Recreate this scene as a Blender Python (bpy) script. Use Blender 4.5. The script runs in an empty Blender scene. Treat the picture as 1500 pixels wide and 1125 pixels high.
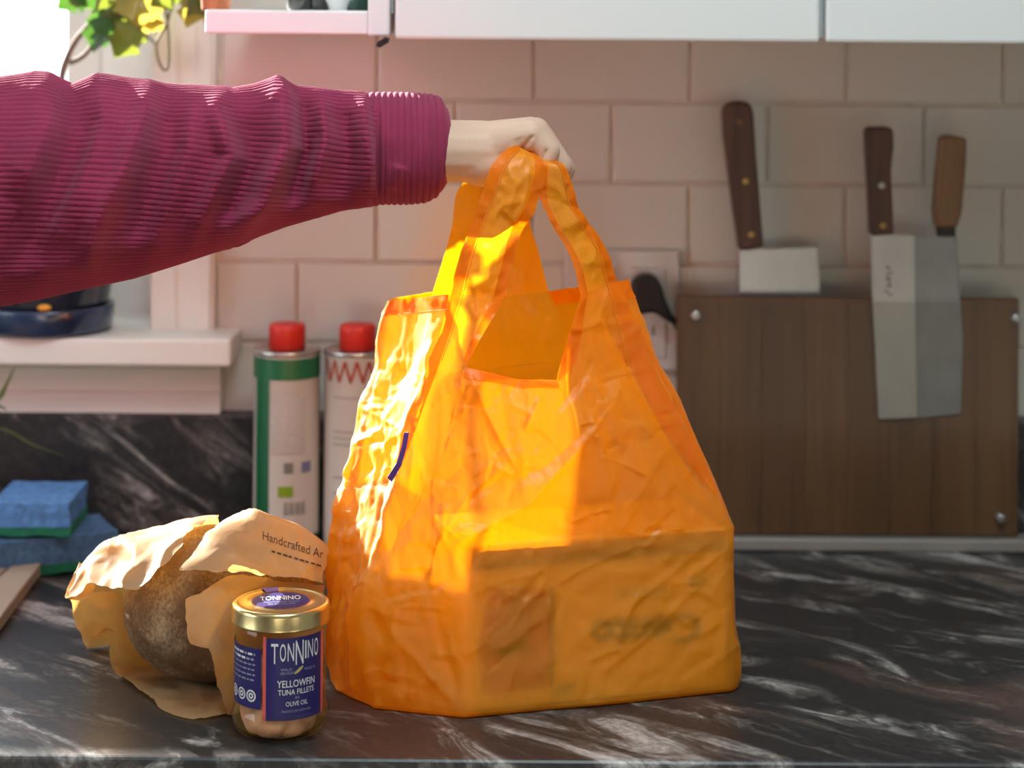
import bpy, bmesh, math, random
import numpy as np
from mathutils import Vector, Matrix
from mathutils.bvhtree import BVHTree
PI = math.pi
random.seed(7)
scene = bpy.context.scene
COL = scene.collection

# ------------------------------------------------------------------ camera
FPX, CX, HY, CAMH, ROLL = 3000.0, 750.0, 10.0, 0.518, math.radians(0.45)
CR, SR = math.cos(ROLL), math.sin(ROLL)
cam_d = bpy.data.cameras.new('camera')
cam = bpy.data.objects.new('camera', cam_d); COL.objects.link(cam)
cam_d.sensor_fit = 'HORIZONTAL'; cam_d.sensor_width = 36.0; cam_d.lens = FPX/1500*36
cam_d.shift_y = -(562.5-HY)/1500.0
cam_d.clip_start = 0.05; cam_d.clip_end = 100
cam.matrix_world = Matrix.Translation((0, 0, CAMH)) @ Matrix.Rotation(PI/2, 4, 'X') @ Matrix.Rotation(ROLL, 4, 'Z')
cam_d.dof.use_dof = True; cam_d.dof.focus_distance = 1.485; cam_d.dof.aperture_fstop = 5.0
scene.camera = cam

# ------------------------------------------------------------------ sky, sun, window portals, added fill light, exposure
W = bpy.data.worlds.new('sky'); scene.world = W; W.use_nodes = True
W.node_tree.nodes['Background'].inputs[0].default_value = (0.86, 0.93, 1.0, 1)
W.node_tree.nodes['Background'].inputs[1].default_value = 5.0
def lamp(name, kind, energy, color=(1, 1, 1), **kw):
    l = bpy.data.lights.new(name, kind); l.energy = energy; l.color = color
    for k, v in kw.items(): setattr(l, k, v)
    o = bpy.data.objects.new(name, l); COL.objects.link(o); return o
SUN_DIR = Vector((0.84, -1.0, -0.43)).normalized()      # the way the sunlight travels
sun = lamp('sun', 'SUN', 46.0, (1.0, 0.95, 0.86), angle=math.radians(0.6))
sun.rotation_euler = SUN_DIR.to_track_quat('-Z', 'Y').to_euler(); sun.location = (-3, 5, 3)
# daylight through an invented side window, and an added ceiling fill light
def portal(name, loc, rot, sx, sy):          # guides the sky light through a window opening
    o = lamp(name, 'AREA', 1.0, shape='RECTANGLE', size=sx, size_y=sy); o.location = loc; o.rotation_euler = rot
    o.data.cycles.is_portal = True; return o
portal('added_window_portal', (-1.93, 0.75, 0.60), (0, -PI/2, 0), 1.0, 1.1)
portal('sink_window_portal', (-0.92, 2.09, 0.72), (-PI/2, 0, 0), 1.05, 1.0)
ceil_fill = lamp('added_fill_light', 'AREA', 18.0, (0.83, 0.97, 1.0), shape='DISK', size=0.7)  # added fill from above to brighten the cupboard fronts, source unseen
ceil_fill.location = (0.10, 0.70, 1.50)
scene.view_settings.view_transform = 'Standard'; scene.view_settings.look = 'None'
scene.view_settings.exposure = -0.1; scene.view_settings.gamma = 1.0
scene.view_settings.use_curve_mapping = False
scene.cycles.use_denoising = True
scene.cycles.max_bounces = 10; scene.cycles.transparent_max_bounces = 16
scene.cycles.diffuse_bounces = 5
scene.cycles.sample_clamp_indirect = 4.0
scene.cycles.caustics_reflective = False; scene.cycles.caustics_refractive = False

# ------------------------------------------------------------------ pixel helpers (1500 x 1125)
def P(px, py, d):
    a, b = px-CX, py-HY
    u, v = a*CR+b*SR, -a*SR+b*CR
    return Vector((u*d/FPX, d, CAMH-v*d/FPX))
def gd(px, py, z=0.0):                       # distance of the point of the plane z seen at this pixel
    v = -(px-CX)*SR+(py-HY)*CR
    return (CAMH-z)*FPX/v
def G(px, py, z=0.0): return P(px, py, gd(px, py, z))
def proj(co):                                # world -> pixel, numpy N x 3
    u = co[:, 0]/co[:, 1]*FPX; v = (CAMH-co[:, 2])/co[:, 1]*FPX
    return CX+u*CR-v*SR, HY+u*SR+v*CR

# ------------------------------------------------------------------ noise
_rng = np.random.RandomState(3); _perm = _rng.permutation(256); _perm = np.concatenate([_perm, _perm, _perm])
_g = _rng.normal(size=(256, 3)); _g /= np.linalg.norm(_g, axis=1)[:, None]
def perlin(p):
    p = np.asarray(p, float); i = np.floor(p).astype(int); f = p-i; i &= 255
    w = f*f*f*(f*(f*6-15)+10); out = 0
    for dx in (0, 1):
        for dy in (0, 1):
            for dz in (0, 1):
                h = _perm[_perm[_perm[(i[:, 0]+dx) & 255]+((i[:, 1]+dy) & 255)]+((i[:, 2]+dz) & 255)]
                g = _g[h]
                dot = g[:, 0]*(f[:, 0]-dx)+g[:, 1]*(f[:, 1]-dy)+g[:, 2]*(f[:, 2]-dz)
                out = out+dot*np.where(dx, w[:, 0], 1-w[:, 0])*np.where(dy, w[:, 1], 1-w[:, 1])*np.where(dz, w[:, 2], 1-w[:, 2])
    return out
def ridged(p, oct=3, gain=0.5, lac=2.1):
    a, s, t = 1.0, 0, 0; p = np.asarray(p, float)
    for k in range(oct):
        s = s+a*(1-np.minimum(1, np.abs(perlin(p+17.3*k))*2.6)); t += a; a *= gain; p = p*lac
    return s/t
def fbm(p, oct=4):
    a, s = 1.0, 0; p = np.asarray(p, float)
    for k in range(oct): s = s+a*perlin(p+9.1*k); a *= 0.5; p = p*2.03
    return s
def seg_dist(x, y, pts):
    """distance and signed side to a polyline, numpy"""
    best = np.full(x.shape, 1e9); side = np.zeros(x.shape); par = np.zeros(x.shape); n = len(pts)-1
    for k in range(n):
        ax, ay = pts[k]; bx, by = pts[k+1]; dx, dy = bx-ax, by-ay; L2 = dx*dx+dy*dy
        t = np.clip(((x-ax)*dx+(y-ay)*dy)/L2, 0, 1)
        ex, ey = x-ax-t*dx, y-ay-t*dy; d = np.hypot(ex, ey)
        m = d < best; best = np.where(m, d, best)
        side = np.where(m, np.sign(dx*ey-dy*ex), side); par = np.where(m, (k+t)/n, par)
    return best, side, par

# ------------------------------------------------------------------ materials
def mat(name):
    m = bpy.data.materials.new(name); m.use_nodes = True
    return m, m.node_tree.nodes, m.node_tree.links, m.node_tree.nodes['Principled BSDF']
def N(nodes, kind, **kw):
    n = nodes.new(kind)
    for k, v in kw.items():
        if k.startswith('i_'):
            key = k[2:]; n.inputs[int(key) if key.isdigit() else key.replace('_', ' ')].default_value = v
        else: setattr(n, k, v)
    return n
def ramp(nodes, stops, interp='LINEAR'):
    r = nodes.new('ShaderNodeValToRGB'); e = r.color_ramp.elements; r.color_ramp.interpolation = interp
    while len(e) < len(stops): e.new(0.5)
    for q, (p, c) in zip(e, stops): q.position = p; q.color = (*c, 1)
    return r
def simple(name, col, rough=0.5, metal=0.0, spec=0.5, bump=0.0, bscale=200.0, var=0.0, vscale=20.0, coat=0.0, sheen=0.0):
    m, ns, ls, b = mat(name)
    b.inputs['Base Color'].default_value = (*col, 1); b.inputs['Roughness'].default_value = rough
    b.inputs['Metallic'].default_value = metal; b.inputs['Specular IOR Level'].default_value = spec
    b.inputs['Coat Weight'].default_value = coat; b.inputs['Sheen Weight'].default_value = sheen
    tc = N(ns, 'ShaderNodeTexCoord')
    if var > 0:
        nz = N(ns, 'ShaderNodeTexNoise', i_Scale=vscale, i_Detail=5.0); ls.new(tc.outputs['Object'], nz.inputs['Vector'])
        r = ramp(ns, [(0.3, tuple(c*(1-var) for c in col)), (0.7, tuple(min(1, c*(1+var)) for c in col))])
        ls.new(nz.outputs['Fac'], r.inputs['Fac']); ls.new(r.outputs['Color'], b.inputs['Base Color'])
    if bump > 0:
        nz = N(ns, 'ShaderNodeTexNoise', i_Scale=bscale, i_Detail=4.0); ls.new(tc.outputs['Object'], nz.inputs['Vector'])
        bp = N(ns, 'ShaderNodeBump', i_Strength=bump, i_Distance=0.002); ls.new(nz.outputs['Fac'], bp.inputs['Height']); ls.new(bp.outputs['Normal'], b.inputs['Normal'])
    return m
def thin_sheet(name, refl, trans, tfac=0.5, transp=0.0, tcol=(1, 1, 1), gloss=0.06, grough=0.35, bump=0.0, bscale=400.0, var=0.0, crease=0.0, cscale=26.0):
    """a thin sheet (cloth, paper, leaf): diffuse + translucent + a little see-through + gloss"""
    m, ns, ls, b = mat(name); ns.remove(b); out = ns['Material Output']
    d = N(ns, 'ShaderNodeBsdfDiffuse', i_Color=(*refl, 1)); t = N(ns, 'ShaderNodeBsdfTranslucent', i_Color=(*trans, 1))
    g = N(ns, 'ShaderNodeBsdfGlossy', i_Roughness=grough)
    x = N(ns, 'ShaderNodeMixShader', i_0=tfac); ls.new(d.outputs[0], x.inputs[1]); ls.new(t.outputs[0], x.inputs[2])
    tp = N(ns, 'ShaderNodeBsdfTransparent', i_Color=(*tcol, 1))
    y = N(ns, 'ShaderNodeMixShader', i_0=transp); ls.new(x.outputs[0], y.inputs[1]); ls.new(tp.outputs[0], y.inputs[2])
    fr = N(ns, 'ShaderNodeLayerWeight', i_Blend=0.5)
    pw = N(ns, 'ShaderNodeMath', operation='POWER', i_1=4.0); ls.new(fr.outputs['Facing'], pw.inputs[0])
    mu = N(ns, 'ShaderNodeMath', operation='MULTIPLY_ADD', i_1=gloss*6, i_2=gloss); ls.new(pw.outputs[0], mu.inputs[0])
    z = N(ns, 'ShaderNodeMixShader'); ls.new(mu.outputs[0], z.inputs[0]); ls.new(y.outputs[0], z.inputs[1]); ls.new(g.outputs[0], z.inputs[2])
    ls.new(z.outputs[0], out.inputs['Surface'])
    tc = N(ns, 'ShaderNodeTexCoord')
    if bump > 0:
        nz = N(ns, 'ShaderNodeTexNoise', i_Scale=bscale, i_Detail=5.0); ls.new(tc.outputs['Object'], nz.inputs['Vector'])
        bp = N(ns, 'ShaderNodeBump', i_Strength=bump, i_Distance=0.001); ls.new(nz.outputs['Fac'], bp.inputs['Height'])
        if crease > 0:
            wz = N(ns, 'ShaderNodeTexNoise', i_Scale=cscale*0.5, i_Detail=2.0); ls.new(tc.outputs['Object'], wz.inputs['Vector'])
            mxv = N(ns, 'ShaderNodeMix', data_type='VECTOR'); mxv.inputs[0].default_value = 0.06
            ls.new(tc.outputs['Object'], mxv.inputs[4]); ls.new(wz.outputs['Color'], mxv.inputs[5])
            rz = N(ns, 'ShaderNodeTexNoise', noise_type='RIDGED_MULTIFRACTAL', normalize=True, i_Scale=cscale, i_Detail=3.0, i_Roughness=0.5, i_Lacunarity=2.2)
            ls.new(mxv.outputs[1], rz.inputs['Vector'])
            b2 = N(ns, 'ShaderNodeBump', i_Strength=crease, i_Distance=0.006); ls.new(rz.outputs['Fac'], b2.inputs['Height'])
            ls.new(bp.outputs['Normal'], b2.inputs['Normal']); bp = b2
        for q in (d, g, t): ls.new(bp.outputs['Normal'], q.inputs['Normal'])
    if var > 0:
        nz = N(ns, 'ShaderNodeTexNoise', i_Scale=30.0, i_Detail=6.0, i_Roughness=0.65); ls.new(tc.outputs['Object'], nz.inputs['Vector'])
        for q, c in ((d, refl), (t, trans)):
            r = ramp(ns, [(0.3, tuple(k*(1-var) for k in c)), (0.7, tuple(min(1, k*(1+var)) for k in c))])
            ls.new(nz.outputs['Fac'], r.inputs['Fac']); ls.new(r.outputs['Color'], q.inputs['Color'])
    return m
def pane_glass(name, tint=(1, 1, 1), rough=0.0, strength=1.0):
    """flat clear sheet: light goes straight through, the surface mirrors a little"""
    m, ns, ls, b = mat(name); ns.remove(b); out = ns['Material Output']
    tp = N(ns, 'ShaderNodeBsdfTransparent', i_Color=(*tint, 1)); g = N(ns, 'ShaderNodeBsdfGlossy', i_Roughness=rough)
    fr = N(ns, 'ShaderNodeLayerWeight', i_Blend=0.5)          # Schlick from the facing angle, the same on both sides
    pw = N(ns, 'ShaderNodeMath', operation='POWER', i_1=5.0); ls.new(fr.outputs['Facing'], pw.inputs[0])
    mu = N(ns, 'ShaderNodeMath', operation='MULTIPLY_ADD', i_1=0.9*strength, i_2=0.04*strength); ls.new(pw.outputs[0], mu.inputs[0])
    x = N(ns, 'ShaderNodeMixShader'); ls.new(mu.outputs[0], x.inputs[0]); ls.new(tp.outputs[0], x.inputs[1]); ls.new(g.outputs[0], x.inputs[2])
    ls.new(x.outputs[0], out.inputs['Surface']); return m
def wood(name, c1, c2, rough=0.45, axis='Z', scale=14.0, coat=0.0):
    m, ns, ls, b = mat(name); tc = N(ns, 'ShaderNodeTexCoord')
    mp = N(ns, 'ShaderNodeMapping'); sc = [1.0, 1.0, 1.0]; sc['XYZ'.index(axis)] = 0.06
    mp.inputs['Scale'].default_value = sc; ls.new(tc.outputs['Object'], mp.inputs['Vector'])
    n1 = N(ns, 'ShaderNodeTexNoise', i_Scale=scale, i_Detail=3.0, i_Distortion=0.6); ls.new(mp.outputs[0], n1.inputs['Vector'])
    n2 = N(ns, 'ShaderNodeTexNoise', i_Scale=scale*9, i_Detail=4.0); ls.new(mp.outputs[0], n2.inputs['Vector'])
    mx = N(ns, 'ShaderNodeMath', operation='MULTIPLY_ADD', i_1=0.35); ls.new(n2.outputs['Fac'], mx.inputs[0]); ls.new(n1.outputs['Fac'], mx.inputs[2])
    r = ramp(ns, [(0.45, c1), (0.85, c2)]); ls.new(mx.outputs[0], r.inputs['Fac']); ls.new(r.outputs['Color'], b.inputs['Base Color'])
    b.inputs['Roughness'].default_value = rough; b.inputs['Coat Weight'].default_value = coat
    bp = N(ns, 'ShaderNodeBump', i_Strength=0.15, i_Distance=0.001); ls.new(n2.outputs['Fac'], bp.inputs['Height']); ls.new(bp.outputs['Normal'], b.inputs['Normal'])
    return m
def granite(name='dark veined granite', rot=(0, 0, math.radians(-40)), scl=(1.35, 4.0, 2.6)):
    m, ns, ls, b = mat(name); tc = N(ns, 'ShaderNodeTexCoord')
    mp = N(ns, 'ShaderNodeMapping', vector_type='TEXTURE'); mp.inputs['Rotation'].default_value = rot; mp.inputs['Scale'].default_value = tuple(1/q for q in scl)
    ls.new(tc.outputs['Object'], mp.inputs['Vector'])
    wn = N(ns, 'ShaderNodeTexNoise', i_Scale=3.0, i_Detail=3.0); ls.new(mp.outputs[0], wn.inputs['Vector'])
    ad = N(ns, 'ShaderNodeMix', data_type='VECTOR'); ad.inputs[0].default_value = 0.16
    ls.new(mp.outputs[0], ad.inputs[4]); ls.new(wn.outputs['Color'], ad.inputs[5])
    n1 = N(ns, 'ShaderNodeTexNoise', i_Scale=5.6, i_Detail=10.0, i_Roughness=0.70, i_Distortion=0.9); ls.new(ad.outputs[1], n1.inputs['Vector'])
    n2 = N(ns, 'ShaderNodeTexNoise', i_Scale=2.6, i_Detail=4.0, i_Distortion=0.4); ls.new(ad.outputs[1], n2.inputs['Vector'])
    n3 = N(ns, 'ShaderNodeTexNoise', i_Scale=160.0, i_Detail=2.0); ls.new(tc.outputs['Object'], n3.inputs['Vector'])
    r1 = ramp(ns, [(0.0, (0.014, 0.015, 0.017)), (0.495, (0.028, 0.029, 0.031)), (0.555, (0.10, 0.095, 0.09)), (0.635, (0.40, 0.39, 0.38)), (0.77, (0.62, 0.61, 0.60))])
    ls.new(n1.outputs['Fac'], r1.inputs['Fac'])
    r2 = ramp(ns, [(0.54, (0, 0, 0)), (0.66, (1, 1, 1))]); ls.new(n2.outputs['Fac'], r2.inputs['Fac'])
    mx = N(ns, 'ShaderNodeMix', data_type='RGBA', blend_type='MIX'); ls.new(r2.outputs['Color'], mx.inputs[0])
    ls.new(r1.outputs['Color'], mx.inputs[6])
    br = N(ns, 'ShaderNodeMix', data_type='RGBA', blend_type='ADD'); br.inputs[0].default_value = 1.0
    ls.new(r1.outputs['Color'], br.inputs[6]); br.inputs[7].default_value = (0.065, 0.034, 0.024, 1)
    ls.new(br.outputs[2], mx.inputs[7])
    sp = ramp(ns, [(0.35, (0.7, 0.7, 0.7)), (0.7, (1.35, 1.35, 1.35))]); ls.new(n3.outputs['Fac'], sp.inputs['Fac'])
    fin = N(ns, 'ShaderNodeMix', data_type='RGBA', blend_type='MULTIPLY'); fin.inputs[0].default_value = 0.8
    ls.new(mx.outputs[2], fin.inputs[6]); ls.new(sp.outputs['Color'], fin.inputs[7])
    ls.new(fin.outputs[2], b.inputs['Base Color']); b.inputs['Roughness'].default_value = 0.38
    b.inputs['Specular IOR Level'].default_value = 0.4
    return m

M = {}
M['white_paint'] = simple('white cabinet paint', (0.78, 0.815, 0.82), 0.42)
M['trim_paint'] = simple('cream trim paint', (0.78, 0.785, 0.735), 0.55, var=0.04, vscale=8)
M['wall'] = simple('plaster wall paint', (0.46, 0.45, 0.43), 0.9)
M['grout'] = simple('beige grout', (0.70, 0.63, 0.55), 0.95, var=0.15, vscale=40)
M['tile'] = simple('glazed off white tile', (0.70, 0.695, 0.635), 0.16, spec=0.5, bump=0.05, bscale=14, var=0.03, vscale=3)
M['granite'] = granite(); M['granite_up'] = granite('dark veined granite upstand', (0, math.radians(34), 0), (1.5, 1.0, 5.0))
M['floor'] = wood('oak floor', (0.20, 0.11, 0.05), (0.38, 0.23, 0.12), 0.5, 'Y')
M['ceiling'] = simple('white ceiling paint', (0.82, 0.81, 0.79), 0.9)
M['glass'] = pane_glass('clear glass')
M['acrylic'] = pane_glass('clear acrylic', (0.97, 0.97, 0.96), 0.08, 0.5)
M['nylon'] = thin_sheet('orange nylon', (0.99, 0.40, 0.002), (1.0, 0.47, 0.002), 0.48, 0.33, (1.0, 0.62, 0.012), 0.05, 0.48, 0.2, 900, 0.0, 0.6, 30.0)
M['nylon_hem'] = thin_sheet('orange nylon hem', (0.96, 0.32, 0.003), (1.0, 0.36, 0.003), 0.44, 0.22, (1, .56, .02), 0.03, 0.34, 0.2, 900, 0.0, 0.5, 50.0)
M['nylon_strap'] = thin_sheet('orange nylon, two layers', (0.99, 0.385, 0.002), (1.0, 0.45, 0.002), 0.44, 0.07, (1.0, 0.5, 0.01), 0.05, 0.46, 0.2, 900, 0.0, 0.7, 42.0)
M['stitch'] = simple('rust orange thread', (0.72, 0.20, 0.02), 0.8)
M['purple'] = simple('purple tag', (0.10, 0.03, 0.22), 0.6)
M['skin'] = simple('skin', (0.66, 0.45, 0.34), 0.5, bump=0.12, bscale=260, var=0.06, vscale=16)
M['skin'].node_tree.nodes['Principled BSDF'].inputs['Subsurface Weight'].default_value = 0.25
M['skin'].node_tree.nodes['Principled BSDF'].inputs['Subsurface Radius'].default_value = (0.012, 0.005, 0.003)
M['skin'].node_tree.nodes['Principled BSDF'].inputs['Subsurface Scale'].default_value = 0.4
M['cord'] = simple('magenta corduroy', (0.262, 0.031, 0.080), 0.92, spec=0.15, sheen=0.25, bump=0.25, bscale=900, var=0.12, vscale=25)
M['cord'].node_tree.nodes['Principled BSDF'].inputs['Sheen Tint'].default_value = (0.8, 0.4, 0.5, 1)
M['paper'] = thin_sheet('brown kraft paper', (0.46, 0.30, 0.165), (0.80, 0.45, 0.12), 0.42, 0.04, (1, .7, .3), 0.015, 0.5, 0.3, 160, 0.08, 0.4, 38.0)
M['ink'] = simple('dark brown ink', (0.055, 0.03, 0.025), 0.8)
M['gold'] = simple('gold lid metal', (0.68, 0.56, 0.27), 0.26, 1.0)
M['label_blue'] = simple('navy label', (0.022, 0.018, 0.115), 0.4, spec=0.3)
M['label_blue2'] = simple('violet blue seal', (0.07, 0.05, 0.30), 0.35)
M['label_red'] = simple('red label edge', (0.60, 0.10, 0.08), 0.4)
M['label_purple'] = simple('plum ring', (0.20, 0.05, 0.10), 0.4)
M['print_white'] = simple('silver white print', (0.70, 0.72, 0.72), 0.5)
M['print_grey'] = simple('grey print', (0.26, 0.27, 0.36), 0.5)
M['print_gold'] = simple('gold print', (0.45, 0.36, 0.12), 0.5)
M['jar_glass'] = pane_glass('jar glass', (0.97, 0.98, 0.95), 0.02, 1.0)
M['oil'] = thin_sheet('olive oil', (0.42, 0.30, 0.04), (0.62, 0.46, 0.07), 0.55, 0.85, (0.99, 0.94, 0.78), 0.0, 0.3)
M['tuna'] = simple('pale tuna flesh', (0.74, 0.40, 0.36), 0.5, bump=0.5, bscale=120, var=0.35, vscale=60)
M['red_cap'] = simple('red plastic', (0.62, 0.025, 0.015), 0.4)
M['tin_green'] = simple('green tin print', (0.012, 0.13, 0.05), 0.35)
M['tin_white'] = simple('white tin print', (0.60, 0.55, 0.49), 0.38, var=0.03)
M['tin_metal'] = simple('tin rim', (0.55, 0.53, 0.50), 0.3, 0.9)
M['lime'] = simple('lime print', (0.25, 0.40, 0.02), 0.5)
M['icon_grey'] = simple('grey icon print', (0.20, 0.19, 0.18), 0.6)
M['icon_blue'] = simple('blue icon print', (0.16, 0.18, 0.30), 0.6)
M['tin_red'] = simple('dark red print', (0.34, 0.05, 0.03), 0.5)
M['sponge_blue'] = simple('blue cellulose sponge', (0.10, 0.27, 0.60), 0.9, bump=0.9, bscale=240, var=0.25, vscale=140)
M['sponge_dark'] = simple('faded blue sponge', (0.07, 0.17, 0.32), 0.9, bump=0.9, bscale=240, var=0.3, vscale=140)
M['scrub'] = simple('green scouring pad', (0.015, 0.20, 0.11), 0.95, bump=0.9, bscale=500, var=0.2, vscale=200)
M['pot'] = simple('dark blue glazed pot', (0.012, 0.016, 0.030), 0.14, var=0.3, vscale=20, coat=0.5)
M['saucer'] = simple('blue glazed saucer', (0.016, 0.035, 0.085), 0.22, var=0.5, vscale=26, coat=0.4)
M['pot_yellow'] = simple('yellow glaze motif', (0.75, 0.33, 0.02), 0.3)
M['soil'] = simple('potting soil', (0.03, 0.02, 0.013), 1.0, bump=0.8, bscale=150)
M['bark'] = simple('grey brown stem', (0.20, 0.15, 0.11), 0.8, var=0.2, vscale=60)
M['stem'] = simple('green brown stem', (0.16, 0.14, 0.06), 0.7)
for nm, a, t in (('leaf_dark', (0.04, 0.11, 0.02), (0.05, 0.13, 0.015)), ('leaf_mid', (0.12, 0.18, 0.03), (0.16, 0.20, 0.02)), ('leaf_yellow', (0.34, 0.30, 0.06), (0.40, 0.32, 0.05))):
    M[nm] = thin_sheet(nm.replace('_', ' '), a, t, 0.5, 0.0, (1, 1, 1), 0.05, 0.35, 0.2, 60, 0.25)
M['terracotta'] = simple('terracotta', (0.42, 0.14, 0.06), 0.85, var=0.1)
M['board_wood'] = wood('walnut board', (0.075, 0.034, 0.012), (0.155, 0.078, 0.028), 0.4, 'Z', 22, 0.2)
M['handle_dark'] = wood('dark knife handle wood', (0.045, 0.018, 0.010), (0.10, 0.042, 0.022), 0.45, 'Z', 60)
M['handle_light'] = wood('pale knife handle wood', (0.14, 0.075, 0.028), (0.24, 0.135, 0.055), 0.5, 'Z', 60)
M['steel'] = simple('brushed steel', (0.42, 0.42, 0.41), 0.30, 0.9, var=0.06, vscale=30)
M['steel_dark'] = simple('dull carbon steel', (0.24, 0.25, 0.255), 0.38, 0.85, var=0.12, vscale=30)
M['brass'] = simple('brass rivet', (0.40, 0.28, 0.09), 0.4, 0.8)
M['screw'] = simple('zinc screw', (0.45, 0.46, 0.47), 0.35, 0.9)
M['rail'] = simple('grey base rail', (0.30, 0.28, 0.26), 0.45, 0.2)
M['plate_white'] = simple('white switch plate', (0.66, 0.64, 0.62), 0.2, coat=0.4)
M['black_plastic'] = simple('black rubber', (0.010, 0.010, 0.011), 0.5)
M['bamboo'] = wood('pale board wood', (0.34, 0.27, 0.19), (0.47, 0.39, 0.29), 0.6, 'Y', 30)
M['cardboard'] = simple('printed carton', (0.88, 0.80, 0.55), 0.6, var=0.04, vscale=14)
M['carton_band'] = simple('dark carton band', (0.22, 0.17, 0.11), 0.6)
M['carton_red'] = simple('red carton print', (0.46, 0.10, 0.06), 0.6, var=0.5, vscale=45)
M['carton_leaf'] = simple('green carton print', (0.03, 0.18, 0.02), 0.6)
M['carton_ink'] = simple('dark green carton ink', (0.008, 0.02, 0.02), 0.6)
M['jar_dark'] = simple('dark preserve', (0.02, 0.02, 0.018), 0.3)
M['china'] = simple('white china', (0.75, 0.75, 0.74), 0.15)
M['green_glass'] = simple('bottle green glaze', (0.02, 0.06, 0.045), 0.1)
def bread_mat():
    m, ns, ls, b = mat('floury brown crust'); tc = N(ns, 'ShaderNodeTexCoord')
    mp = N(ns, 'ShaderNodeMapping'); mp.inputs['Rotation'].default_value = (0.3, 0.9, 0.2); mp.inputs['Scale'].default_value = (1, 1, 0.7); ls.new(tc.outputs['Object'], mp.inputs['Vector'])
    n1 = N(ns, 'ShaderNodeTexNoise', i_Scale=17.0, i_Detail=3.0); ls.new(tc.outputs['Object'], n1.inputs['Vector'])
    n2 = N(ns, 'ShaderNodeTexNoise', i_Scale=420.0, i_Detail=6.0, i_Roughness=0.75); ls.new(mp.outputs[0], n2.inputs['Vector'])
    r1 = ramp(ns, [(0.3, (0.11, 0.050, 0.018)), (0.7, (0.22, 0.115, 0.045))]); ls.new(n1.outputs['Fac'], r1.inputs['Fac'])
    mu = N(ns, 'ShaderNodeMath', operation='MULTIPLY'); ls.new(n1.outputs['Fac'], mu.inputs[0]); ls.new(n2.outputs['Fac'], mu.inputs[1])
    r2 = ramp(ns, [(0.22, (0, 0, 0)), (0.42, (0.75, 0.75, 0.75))]); ls.new(mu.outputs[0], r2.inputs['Fac'])
    mx = N(ns, 'ShaderNodeMix', data_type='RGBA'); ls.new(r2.outputs['Color'], mx.inputs[0]); ls.new(r1.outputs['Color'], mx.inputs[6]); mx.inputs[7].default_value = (0.56, 0.44, 0.29, 1)
    ls.new(mx.outputs[2], b.inputs['Base Color']); b.inputs['Roughness'].default_value = 0.75
    bp = N(ns, 'ShaderNodeBump', i_Strength=0.4, i_Distance=0.002); ls.new(n2.outputs['Fac'], bp.inputs['Height']); ls.new(bp.outputs['Normal'], b.inputs['Normal'])
    return m
M['bread'] = bread_mat()

# ------------------------------------------------------------------ object helpers
def tag(o, label=None, cat=None, group=None, kind=None):
    if label: o['label'] = label
    if cat: o['category'] = cat
    if group: o['group'] = group
    if kind: o['kind'] = kind
    return o
def link(name, me, m=None, parent=None, smooth=False):
    if m is not None: me.materials.append(M[m] if isinstance(m, str) else m)
    if smooth:
        me.polygons.foreach_set('use_smooth', [True]*len(me.polygons))
    o = bpy.data.objects.new(name, me); COL.objects.link(o)
    if parent is not None:
        o.parent = parent; o.matrix_parent_inverse = parent.matrix_world.inverted()
    return o
def raw(name, verts, faces, m=None, parent=None, smooth=False):
    me = bpy.data.meshes.new(name); me.from_pydata([tuple(v) for v in verts], [], [tuple(f) for f in faces]); me.update()
    return link(name, me, m, parent, smooth)
def from_bm(name, bm, m=None, parent=None, smooth=False):
    me = bpy.data.meshes.new(name); bmesh.ops.recalc_face_normals(bm, faces=bm.faces); bm.to_mesh(me); bm.free()
    return link(name, me, m, parent, smooth)
def empty(name, loc, label=None, cat=None, group=None, kind=None):
    o = bpy.data.objects.new(name, None); COL.objects.link(o); o.location = loc; o.empty_display_size = 0.02
    o.matrix_world = Matrix.Translation(loc)
    return tag(o, label, cat, group, kind)
def bbox(bm, x0, x1, y0, y1, z0, z1):
    v = [bm.verts.new(c) for c in ((x0, y0, z0), (x1, y0, z0), (x1, y1, z0), (x0, y1, z0), (x0, y0, z1), (x1, y0, z1), (x1, y1, z1), (x0, y1, z1))]
    for f in ((0, 3, 2, 1), (4, 5, 6, 7), (0, 1, 5, 4), (1, 2, 6, 5), (2, 3, 7, 6), (3, 0, 4, 7)): bm.faces.new([v[i] for i in f])
def box(name, x0, x1, y0, y1, z0, z1, m, parent=None, bevel=0.0, seg=2):
    bm = bmesh.new(); bbox(bm, x0, x1, y0, y1, z0, z1)
    if bevel > 0: bmesh.ops.bevel(bm, geom=bm.edges[:], offset=bevel, segments=seg, affect='EDGES', profile=0.5)
    return from_bm(name, bm, m, parent, False)
def prism(name, pts, depth, direction, m, parent=None, bevel=0.0, seg=2, smooth=False):
    """closed outline of 3D points pushed along a direction"""
    bm = bmesh.new(); dv = Vector(direction).normalized()*depth
    a = [bm.verts.new(p) for p in pts]; b = [bm.verts.new(Vector(p)+dv) for p in pts]; n = len(pts)
    bm.faces.new(a); bm.faces.new(b[::-1])
    for i in range(n): bm.faces.new((a[i], b[i], b[(i+1) % n], a[(i+1) % n]))
    bmesh.ops.recalc_face_normals(bm, faces=bm.faces)
    if bevel > 0: bmesh.ops.bevel(bm, geom=bm.edges[:], offset=bevel, segments=seg, affect='EDGES', profile=0.5)
    return from_bm(name, bm, m, parent, smooth)
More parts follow.
